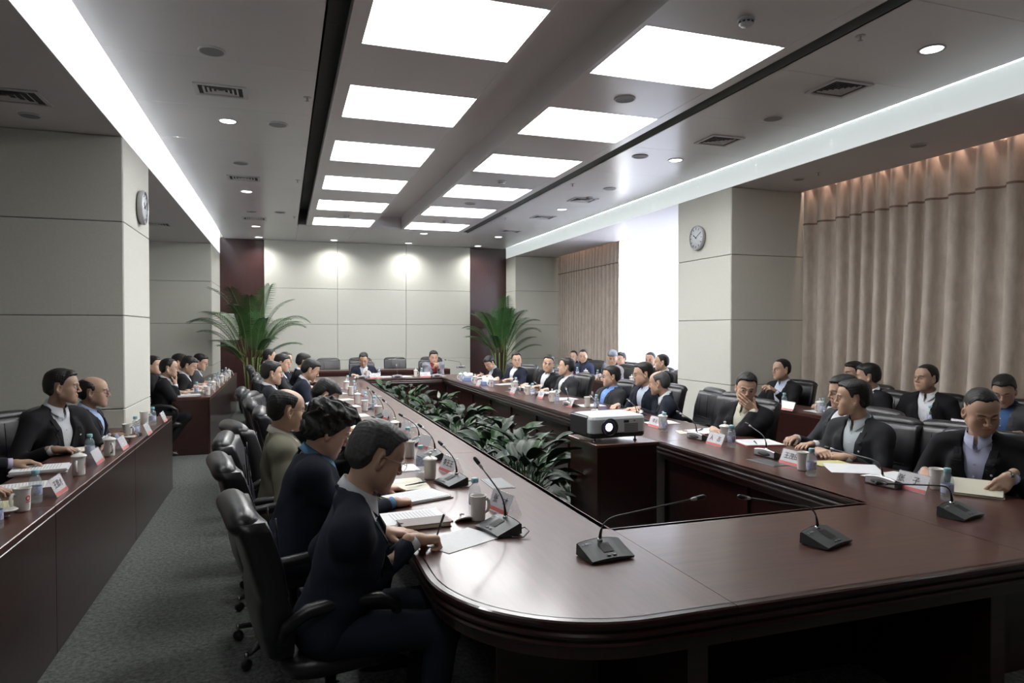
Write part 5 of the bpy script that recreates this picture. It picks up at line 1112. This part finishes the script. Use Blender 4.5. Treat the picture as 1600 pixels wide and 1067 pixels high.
# plates on this side show their backs and faces edge-on: printed face towards the hollow
def micrig(bu, bv, tu, tv, dy, rz, label, light=False, cord=0, tx=None):
    b = at(bu, bv, z=TZ+.02); t = at(tu, tv, y=b[1]+dy) if tx is None else at(tu, tv, x=tx)
    mic((b[0], b[1], TZ), tuple(t), R_(rz), label, light=light, cord=cord)
micrig(779, 823, 742, 716, .13, -75, 'black conference microphone with looped cable beside the nearest name plate', cord=1)
micrig(705, 751, 686, 690, .12, -75, 'conference microphone beside the second name plate of the left run', cord=1)
for i, (bu, bv, tu, tv) in enumerate(((672, 712, 654, 663), (648, 690, 624, 647), (612, 664, 598, 624), (594, 650, 582, 611), (578, 636, 574, 605))):
    micrig(bu, bv, tu, tv, .10, -80, f'small conference microphone along the left table run, {ORD[i+2]} from the camera')
micrig(945, 862, 1100, 776, -.02, 6, 'grey conference microphone on the near left corner of the table, neck stretched right', cord=0)
micrig(1290, 841, 1155, 776, -.02, 18, 'conference microphone on the near side of the table with its neck stretched left')
micrig(1500, 800, 1370, 755, .0, 14, 'conference microphone on the near right corner, before the round-faced man')
papers((.565, 3.18, TZ), R_(-84), 'printed sheets in a red folder beside the writing man', 2, folder=M_fold, w_=.22, h=.31)
papers((.70, 2.80, TZ), R_(-62), 'white sheet under the hand of the writing man', 1, lines=False)
notebook((.60, 3.055, TZ), R_(-86), 'closed brown leather notebook with a strap next to the red folder', False, .12, .23)
papers((.66, 3.57, TZ), R_(-70), 'stack of white printed sheets on a dark folder in front of the wavy-haired woman', 3, folder=M_book, th=.003)
notebook((.66, 3.90, TZ), R_(-84), 'open cream notebook with a pen lying across it'); pen((.70, 3.80, TZ+.02), R_(25), 'dark pen lying on the open cream notebook', 'pens')
papers((.66, 4.35, TZ), R_(-86), 'two printed white sheets beyond the open notebook', 3)
papers((.60, 4.85, TZ), R_(-80), 'white sheets lying beyond the second mug of the left run', 2); papers((.62, 5.7, TZ), R_(-88), 'document on a dark folder in front of the bowed black-haired person', 3, folder=M_book)
for i, y in enumerate((6.4, 7.2, 8.1, 8.9, 9.8, 10.7, 11.6)): papers((.68, y, TZ), R_(-86+i*3), f'papers lying on the far half of the left run, {ORD[i]} from the camera', 2, m=(M_cream if i % 3 == 0 else M_paper))
pen((.648, 2.775, TZ+.055), 0, 'black pen held upright in the hand of the writing man', 'pens')
for o in [q for q in bpy.data.objects if q.get('label') == 'black pen held upright in the hand of the writing man']: o.rotation_euler = (0, R_(-66), R_(-60)); o.location = (.603, 2.728, TZ+.074)
# head of the table
for i, (u, v) in enumerate(((575, 589), (651, 589))): x, y = xy(u, v); (openmug if i == 0 else mug)((x, y+.1, TZ), R_(190), ('open' if i == 0 else 'lidded')+' white mug at the head of the table in front of the '+('man' if i == 0 else 'woman'), WG)
for i, (u, v) in enumerate(((593, 589), (660, 589))): x, y = xy(u, v); bottle((x, y+.08, TZ), 0, 'clear bottle at the head of the table beside the '+('man' if i == 0 else 'woman'), BG)
for i, u in enumerate((586, 669.5)): x, y = xy(u, 591); name_plate((x, Y2+.22, TZ), 0, 'name plate with pink band in front of the '+('man' if i == 0 else 'woman')+' at the table head', None)
for i, (u, m_) in enumerate(((562, M_paper), (604, M_paper), (633, M_paper), (690, M_paper))):
    x, y = xy(u, 590); papers((x, Y2+.36, TZ), R_(8*i), f'papers at the head of the table, {ORD[i]} from the left', 4, m=m_, th=.004)
for i, u in enumerate((564, 622, 689)):
    x, y = xy(u, 591); mic((x, Y2+.2, TZ), (x+(.02 if i == 1 else .1), Y2+.42, 1.0), R_(180), f'conference microphone at the head of the table, {ORD[i]} from the left')
mic((3.75, 14.8, .80), tuple(at(695, 562, y=14.9)), R_(170), 'thin microphone standing on the desk along the far wall')
# right run
for i, (pu, pv, tx) in enumerate(((1430, 768, '张 子 '), (1240, 728, '王茂田'), (1120, 697, '人 志'), (1025, 668, '李永'), (891, 636, '王小'), (846, 623, '三小'), (802, 616, None), (748, 604, None))):
    x, y = xy(pu, pv); name_plate((x+.02, y+.02, TZ), R_(-90), f'name plate with red band on the right table run, {ORD[i]} from the camera', tx)
for i, (u, v) in enumerate(((1480, 782), (1268, 744), (1143, 699), (1038, 675), (932, 640), (870, 631), (832, 618), (806, 607), (722, 596))):
    x, y = xy(u, v); bottle((x, y, TZ), i, f'blue-capped bottle on the right table run, {ORD[i]} from the camera', BG)
for i, (u, v, op) in enumerate(((1462, 766, 1), (1252, 736, 1), (1130, 690, 0), (1033, 671, 0), (915, 636, 1), (860, 628, 0), (822, 617, 0), (803, 609, 0), (718, 595, 0), (765, 605, 0), (740, 600, 0))):
    x, y = xy(u, v); (openmug if op else mug)((x+.03, y+.02, TZ), R_(200+i*17), f'{"open" if op else "lidded"} white mug on the right table run, {ORD[i]} from the camera', WG)
for i, (bu, bv, tu, tv, dy) in enumerate(((1386, 753, 1290, 699, .35), (1204, 709, 1166, 661, .2), (1094, 682, 1058, 643, .2), (1000, 655, 980, 624, .2), (938, 645, 922, 618, .2), (892, 632, 884, 606, .2), (846, 616, 835, 597, .2), (815, 608, 804, 590, .2), (762, 598, 750, 582, .2))):
    micrig(bu, bv, tu, tv, dy, 95, f'silver-backed conference microphone on the right table run, {ORD[i]} from the near end', light=i < 2)
papers((3.52, 4.45, TZ), R_(78), 'open red folder with white sheets before the man covering his mouth', 3, folder=M_fold, w_=.27); papers((3.5, 5.1, TZ), R_(100), 'white document with a pen before the empty chair', 3, folder=M_fold, w_=.25)
pen((3.46, 4.40, TZ+.014), R_(60), 'dark pen on the open red folder', 'pens'); pen((3.45, 5.12, TZ+.014), R_(40), 'dark pen on the document by the empty chair', 'pens')
papers((3.36, 5.12, TZ), R_(70), 'cream leaflet lying in front of the third name plate of the right run', 1, m=M_cream, lines=False, w_=.2, h=.25)
papers((3.44, 3.42, TZ), R_(60), 'white sheet curling at one corner before the man with clasped hands', 1, lines=False, curl=.012, w_=.24, h=.32); papers((3.45, 3.62, TZ), R_(80), 'yellow notepad beside the clasped hands', 2, m=M_yel, lines=False, w_=.16, h=.24)
papers((3.50, 3.18, TZ), R_(95), 'white sheet behind the near right name plate', 1, lines=False)
_o = papers((3.56, 2.70, TZ), R_(35), 'cream booklet half open under the hands of the round-faced man', 4, m=M_cream, lines=False, th=.003, w_=.17, h=.24); 
for k, a in enumerate((18, 10, 4)):
    pg = sheet(MB(), .085, 0, .17, .24, 0, 0, curl=.02*k).xf(Matrix.Translation((-.085, 0, .014)) @ Matrix.Rotation(R_(-a), 4, 'Y')); pg.build('raised_page', M_cream, _o)
for i, y in enumerate((5.75, 6.5, 7.3, 8.1, 8.9, 9.8, 10.6, 11.5, 12.2)): papers((3.42, y, TZ), R_(84+i*4), f'papers on the far half of the right table run, {ORD[i]} from the camera', 3, folder=(M_fold if i % 3 == 1 else None), w_=.22)
for i, (x, y) in enumerate(((3.12, 10.6), (3.05, 11.55))):
    o = thing('tissue_heap', (x, y, TZ), 0, 'crumpled white tissues in a blue box on the far right run, '+('nearer' if i == 0 else 'farther')+' of two', 'tissues', 'tissue boxes'); MB().box(-.11, .11, -.06, .06, 0, .06, bev=.004).build('box', mat('tissue_blue', (.22, .30, .52), .5, noise=((9, 9, 9), (.2, .27, .48), 1)), o)
    V, Q = solid([ell((0, 0, .07), (.09, .055, .05)), ell((-.04, .02, .11), (.04, .04, .04)), ell((.05, 0, .1), (.05, .04, .04))], .008, disp=wrinkle(.012, i)); link('tissue', npmesh('tissue', V, Q, M_paper), o)
# second-row desks, left
ZD = TZ
for i, (u, v, op) in enumerate(((42, 798, 1), (129, 742, 0), (176, 712, 0), (203, 684, 1), (229, 662, 1))):
    x, y = xy(u, v); (openmug if op else mug)((x-.02, y, TZ), R_(60+30*i), f'{"open" if op else "lidded"} white mug on the near left desk, {ORD[i]} from the camera', WG)
for i, (u, v) in enumerate(((5, 826), (66, 785), (148, 716), (218, 682), (244, 664))): x, y = xy(u, v); bottle((x-.03, y, TZ), i, f'blue-capped bottle on the near left desk, {ORD[i]} from the camera', BG)
for i, (u, v, tx) in enumerate(((88, 772, '王恩才'), (150, 724, None), (190, 702, None), (229, 679, None), (254, 659, None))): x, y = xy(u, v); name_plate((x-.01, y, TZ), R_(90), f'name plate on the near left desk, {ORD[i]} from the camera', tx)
for i, (u, v) in enumerate(((22, 800), (206, 686))): x, y = xy(u, v); lid((x, y-.09, TZ+.0), R_(40), 'loose white mug lid on the near left desk, '+('nearer' if i == 0 else 'farther')+' one', 'mug lids')
papers((-1.47, 5.75, TZ), R_(-60), 'cream sheet with a pen on it in front of the heavy-set man', 2, m=M_cream, lines=False, folder=M_book); pen((-1.46, 5.55, TZ+.014), R_(-10), 'pen on the cream sheet at the near left desk', 'pens')
papers((-1.45, 4.98, TZ), R_(-80), 'thick stack of white printed sheets on the near left desk', 5, th=.006); papers((-1.42, 4.55, TZ), R_(-75), 'single white printed sheet nearer the camera on the near left desk', 1)
papers((-1.40, 6.45, TZ), R_(-80), 'white papers before the balding man at the near left desk', 3); papers((-1.40, 4.05, TZ), R_(-70), 'yellow-edged sheet beside the nearest mug of the left desk', 2, m=M_yel)
for i, y in enumerate((10.0, 10.6, 11.5, 12.5)): papers((-1.22, y, TZ), R_(-80+i*9), f'files stacked on the far left desk, {ORD[i]} from the camera', 4, m=(M_paper if i % 2 == 0 else M_cream), folder=M_book, th=.005)
for i, y in enumerate((10.15, 10.95, 11.7, 12.4, 13.2, 14.0)):
    (mug if i % 2 else openmug)((-.99, y, TZ), i, f'white mug on the far left desk, {ORD[i]} from the camera', WG); bottle((-1.06 if i else -1.15, y+.22, TZ), i, f'bottle on the far left desk, {ORD[i]} from the camera', BG)
    name_plate((-.97, y+.42, TZ), R_(90), f'name plate on the far left desk, {ORD[i]} from the camera')
# second-row desks, right
for i, (u, v) in enumerate(((1231, 641), (1302, 651), (1500, 673))): x, y = xy(u, v); name_plate((x+.02, y, TZ), R_(-90), f'white name plate on the desk before the near drape, {ORD[i]} from the column', None)
for i, (u, v) in enumerate(((1222, 637), (1283, 647), (1450, 662))): x, y = xy(u, v); bottle((x+.03, y, TZ), i, f'small bottle on the desk before the near drape, {ORD[i]} from the column', BG)
for i, (u, v) in enumerate(((1274, 646), (1438, 660))): x, y = xy(u, v); mug((x+.06, y, TZ), i*2, f'white lidded mug on the desk before the near drape, {"left" if i == 0 else "right"} one', WG)
for i, y in enumerate((6.0, 4.9, 4.2, 3.6)): papers((5.58, y, TZ), R_(85+8*i), f'white papers on the desk before the near drape, {ORD[i]} from the column', 2)
for i, y in enumerate((9.2, 10.0, 10.9, 11.8, 12.8)):
    mug((5.42, y, TZ), i, f'white lidded mug on the desk before the bright window, {ORD[i]} from the column', WG); papers((5.55, y+.35, TZ), R_(85+8*i), f'papers on the desk before the bright window, {ORD[i]} from the column', 2)
    bottle((5.38, y+.3, TZ), i, f'bottle on the desk before the bright window, {ORD[i]} from the column', BG)

# ------------------------------------------------------------------ projector on its stand
o = thing('projector_stand', (2.45, 4.83, 0), 0, 'dark mahogany box stand under the projector inside the hollow table', 'stand')
MB().box(-.265, .265, -.265, .265, .775, .80, bev=.004).build('top_board', M_topx, o); MB().box(-.25, -.232, -.25, .25, .03, .774, bev=.002).build('side_panel', M_woody, o); MB().box(.232, .25, -.25, .25, .03, .774, bev=.002).build('side_panel', M_woody, o)
MB().box(-.231, .231, -.25, -.232, .03, .774, bev=.002).build('front_panel', M_woody, o); MB().box(-.231, .231, .232, .25, .03, .774, bev=.002).build('back_panel', M_woody, o); MB().box(-.24, .24, -.24, .24, 0, .03).build('plinth', M_woody, o)
o = thing('projector', (2.40, 4.82, .80), R_(3), 'white projector with a glowing lens on the dark box stand', 'projector')
def rr(w_, d, z, r, k=6):
    pts = []
    for cx, cy, a0 in ((w_-r, d-r, 0), (-w_+r, d-r, 90), (-w_+r, -d+r, 180), (w_-r, -d+r, 270)): pts += [(cx+r*math.cos(R_(a0+90*i/k)), cy+r*math.sin(R_(a0+90*i/k)), z) for i in range(k+1)]
    return pts
M_pw = mat('projector_shell', (.62, .66, .68), .35, coat=.2, noise=((9, 9, 9), (.6, .64, .66), 1)); M_pd = mat('projector_dark', (.02, .02, .024), .4, noise=((9, 9, 9), (.024, .024, .028), 1))
MB().loft([rr(.225, .17, .035, .03), rr(.235, .18, .05, .035), rr(.235, .18, .085, .035)], caps=True).build('lower_shell', M_pd, o)
MB().loft([rr(.232, .176, .060, .035), rr(.236, .181, .075, .035), rr(.236, .181, .175, .035), rr(.228, .173, .195, .035), rr(.19, .14, .205, .03)], caps=True, smooth=False).build('upper_shell', M_pw, o)
MB().box(-.2385, -.205, -.12, .182, .04, .198, bev=.012).build('dark_side', M_pd, o)
q = MB().lathe([(.068, 0), (.070, .012), (.060, .016), (.055, .010), (.053, -.02)], 36, caps=False).xf(Matrix.Translation((-.085, -.181, .115)) @ Matrix.Rotation(R_(90), 4, 'X')); q.build('lens_ring', M_pd, o)
MB().lathe([(0, .014), (.02, .012), (.04, .006), (.056, -.004)], 30, caps=False).xf(Matrix.Translation((-.085, -.181, .115)) @ Matrix.Rotation(R_(90), 4, 'X')).build('lens', M_lensg, o)
MB().lathe([(0, .0165), (.016, .0155), (.026, .0125), (.030, .010)], 24, caps=False).xf(Matrix.Translation((-.092, -.181, .118)) @ Matrix.Rotation(R_(90), 4, 'X')).build('lit_lens_core', M_plens, o)
MB().box(.04, .085, -.184, -.178, .145, .165, bev=.002).build('sensor_window', M_pd, o); MB().box(.125, .140, -.1835, -.180, .155, .163).build('red_badge', M_red, o)
v = MB()
for i in range(9):
    for j in range(6): v.box(.045+i*.0135, .0555+i*.0135, -.1835, -.180, .066+j*.0125, .0755+j*.0125)
v.build('vent_grid', mat('vent_grey', (.22, .23, .24), .6, noise=((9, 9, 9), (.2, .21, .22), 1)), o)
v = MB()
for i in range(5): v.box(.09+i*.012, .097+i*.012, -.12, -.10, .2045, .2065)
v.build('top_buttons', M_silver, o)
for x in (-.18, .17): MB().lathe([(.014, 0), (.014, .006), (.006, .01), (.006, .04)], 12, c=(x, -.13, 0)).build('foot', M_chrome, o)
MB().lathe([(.014, 0), (.014, .006), (.006, .01), (.006, .04)], 12, c=(0, .13, 0)).build('foot', M_chrome, o)
MB().tube([(.235, .05, .06), (.26, .05, .075), (.275, .03, .06), (.262, .01, .045), (.235, .0, .045)], .006, 8).build('cable_loop', M_pd, o)
pl = bpy.data.lights.new('projector_lamp', 'SPOT'); pl.energy = 12; pl.spot_size = R_(28); pl.shadow_soft_size = .02; po = bpy.data.objects.new('projector_lamp', pl); po.parent = o; po.location = (-.09, -.21, .118); po.rotation_euler = (R_(92), 0, 0); COL.objects.link(po)

# ------------------------------------------------------------------ broad-leaved plants in the hollow
def leafmesh(L_, W_, bend, tw, seed):
    n = 9; mb = MB(); rows = []
    for i in range(n):
        t = i/(n-1); w2 = W_*(math.sin(PI*min(1, t**.8*.97+.03)))**.85*(1-.25*t); y = L_*(t-.18*bend*t*t); z = L_*(.25*t-bend*.62*t*t)
        r = []
        for j in (-1, -.55, 0, .55, 1): r.append((w2*j, y, z+abs(j)*w2*.34-(.004 if j == 0 else 0)+.006*math.sin(9*t+seed+j)*abs(j)))
        rows.append(r)
    mb.loft(rows, closed=False, smooth=True); lo = [[(a, b_, c_-.0015) for a, b_, c_ in r[::-1]] for r in rows]; mb.loft(lo, closed=False, smooth=True); return mb
LM = {}
def leaf_variant(k, pale):
    if (k, pale) not in LM: LM[(k, pale)] = leafmesh(.25+.03*(k % 3), .050+.008*(k % 2), .55+.2*(k % 4), 0, k).mesh('leaf', M_leaf2 if pale else M_leaf)
    return LM[(k, pale)]
rp = random.Random(11)
ppos = [(1.74, 5.0), (2.02, 5.6), (1.86, 6.1), (2.2, 6.75), (1.85, 7.5), (2.15, 8.3), (1.85, 9.1), (2.15, 9.9), (1.82, 10.7), (2.05, 11.5), (1.72, 12.0)]
for i, (x, y) in enumerate(ppos):
    o = thing('leafy_plant', (x, y, 0), rp.uniform(0, 6), f'bushy dark green broad-leaved pot plant inside the hollow table, {ORD[i]} from the camera', 'plant', 'plants inside the hollow table')
    MB().lathe([(0, 0), (.10, 0), (.13, .10), (.15, .24), (.155, .26), (.14, .26), (.135, .225)], 24, caps=False).build('pot', M_pot, o); MB().lathe([(0, .225), (.136, .225)], 20, caps=False).build('soil', M_soil, o)
    st = MB(); near = y < 9; nl = 38 if near else 24
    for k in range(nl):
        a = 2*PI*k*.382+rp.uniform(-.2, .2); t = k/nl; el = R_(22+60*(1-t)**.9+rp.uniform(-8, 8)); ln = rp.uniform(.22, .36)*(1.15-.35*t)+.04
        d = Vector((math.cos(a)*math.cos(el), math.sin(a)*math.cos(el), math.sin(el))); b0 = Vector((math.cos(a)*.05, math.sin(a)*.05, .22)); tip = b0+d*ln+Vector((0, 0, .03))
        st.tube([tuple(b0), tuple(b0+d*ln*.5+Vector((0, 0, .02))), tuple(tip)], [.005, .004, .003], 5)
        lf = link('leaf', leaf_variant(k % 5, k % 4 == 0), o); sc_ = rp.uniform(.8, 1.25)*(1.05 if near else .95)
        lf.matrix_local = Matrix.Translation(tip) @ Matrix.Rotation(a-PI/2, 4, 'Z') @ Matrix.Rotation(el*.55-R_(8), 4, 'X') @ Matrix.Rotation(rp.uniform(-.5, .5), 4, 'Y') @ Matrix.Scale(sc_, 4)
    st.build('stems', M_leaf2, o)
    if i in (1, 3, 7):
        fl = MB(); fl.tube([(0, 0, .24), (.02, .01, .5), (.03, .02, .66)], .003, 5); fl.build('flower_stalk', M_leaf2, o)
        link('white_flower', leafmesh(.10, .028, -.2, 0, 3).mesh('white_flower', mat('spathe_white', (.6, .62, .55), .5, noise=((9, 9, 9), (.55, .58, .5), 1))), o).matrix_local = Matrix.Translation((.03, .02, .64)) @ Matrix.Rotation(R_(60), 4, 'X')

# ------------------------------------------------------------------ palms by the far wall
def frond(seed, L_, el, az, droop):
    r = random.Random(seed); n = 26; pts = []; p = Vector((0, 0, 0)); e = el
    for i in range(n):
        pts.append(p.copy()); e -= droop*(i/n)**1.5/n*2.2; p += Vector((math.cos(e), 0, math.sin(e)))*L_/n
    mb = MB(); mb.tube([tuple(q) for q in pts[::3]+[pts[-1]]], [.009-.0008*k for k in range(len(pts[::3])+1)], 5, mi=1)
    for i in range(int(n*.30), n):
        t = (i/n-.30)/.70; tn = (pts[min(i+1, n-1)]-pts[max(i-1, 0)]).normalized(); ll = (.34*math.sin(PI*(.22+.70*t))**.8)*L_/1.35
        for s in (-1, 1):
            for hlf in (0, .5):
                b0 = pts[i]+tn*(L_/n*hlf); sd = Vector((0, s, 0)); up = tn.cross(Vector((0, 1, 0))); up = up if up.z > 0 else -up
                d = (tn*(.62+.3*t)+sd*.85+up*.22).normalized(); d2 = (d+Vector((0, 0, -.55-.2*r.random()))).normalized(); w2 = .0072
                wv = d.cross(up).normalized()*w2 if abs(d.dot(up)) < .99 else tn*w2
                m1 = b0+d*ll*.5; e1 = m1+d2*ll*.5
                mb.add([tuple(b0-wv*.5), tuple(b0+wv*.5), tuple(m1+wv), tuple(e1), tuple(m1-wv)], [(0, 1, 2, 4), (4, 2, 3)], 0)
    M = Matrix.Rotation(az, 4, 'Z'); mb.xf(M); return mb
def palm(x, y, label, seed, fr):
    o = thing('potted_palm', (x, y, 0), 0, label, 'palm'); r = random.Random(seed)
    MB().lathe([(0, 0), (.19, 0), (.23, .1), (.26, .38), (.27, .42), (.245, .42), (.24, .37)], 30, caps=False).build('pot', M_pot, o); MB().lathe([(0, .37), (.242, .37)], 20, caps=False).build('soil', M_soil, o)
    for k in range(9):
        a = 2*PI*k/9; bx, by = .11*math.cos(a), .11*math.sin(a); MB().tube([(bx, by, .36), (bx*1.2, by*1.2, .7), (bx*1.5, by*1.5, 1.1)], [.013, .010, .008], 7).build('cane', M_stem, o)
    for k, (az, el, L_, dr) in enumerate(fr):
        b0 = Vector((.14*math.cos(R_(az)), .14*math.sin(R_(az)), .98+r.uniform(-.10, .22))); mb = frond(seed*50+k, L_, R_(el), R_(az), R_(dr)); mb.xf(Matrix.Translation(b0)); mb.build('frond', [M_palm, M_stem], o)
FA = [(180, 70, 1.45, 120), (195, 60, 1.35, 95), (165, 54, 1.15, 80), (0, 68, 1.40, 125), (18, 58, 1.25, 100), (-30, 66, 1.35, 85), (-70, 72, 1.3, 75), (-110, 70, 1.3, 75), (-150, 72, 1.4, 85), (90, 74, 1.3, 60), (-90, 76, 1.3, 60), (40, 66, 1.3, 90), (140, 66, 1.3, 90), (-20, 36, .95, 60), (-60, 42, .9, 60), (-130, 44, .9, 60), (70, 50, .9, 50), (-170, 82, 1.5, 70), (10, 80, 1.45, 75), (-50, 84, 1.5, 45), (-130, 84, 1.45, 45), (30, 30, .8, 50), (150, 34, .85, 50)]
FB = [(0, 58, 1.15, 110), (180, 60, 1.05, 95), (-25, 66, 1.15, 90), (-60, 72, 1.15, 65), (-100, 76, 1.2, 55), (-140, 70, 1.15, 70), (-170, 66, 1.15, 80), (90, 80, 1.2, 30), (50, 74, 1.15, 50), (130, 74, 1.15, 50), (-90, 84, 1.3, 30), (15, 76, 1.25, 70), (165, 78, 1.2, 70), (-45, 48, .95, 55), (-120, 48, .85, 55), (-165, 42, .95, 60), (-10, 40, .95, 60), (-75, 86, 1.25, 35), (35, 84, 1.25, 45)]
palm(-.61, 14.55, 'tall arching potted palm in front of the left dark wood bay', 3, FA)
palm(4.93, 15.6, 'bushy potted palm in front of the right dark wood bay', 5, FB)
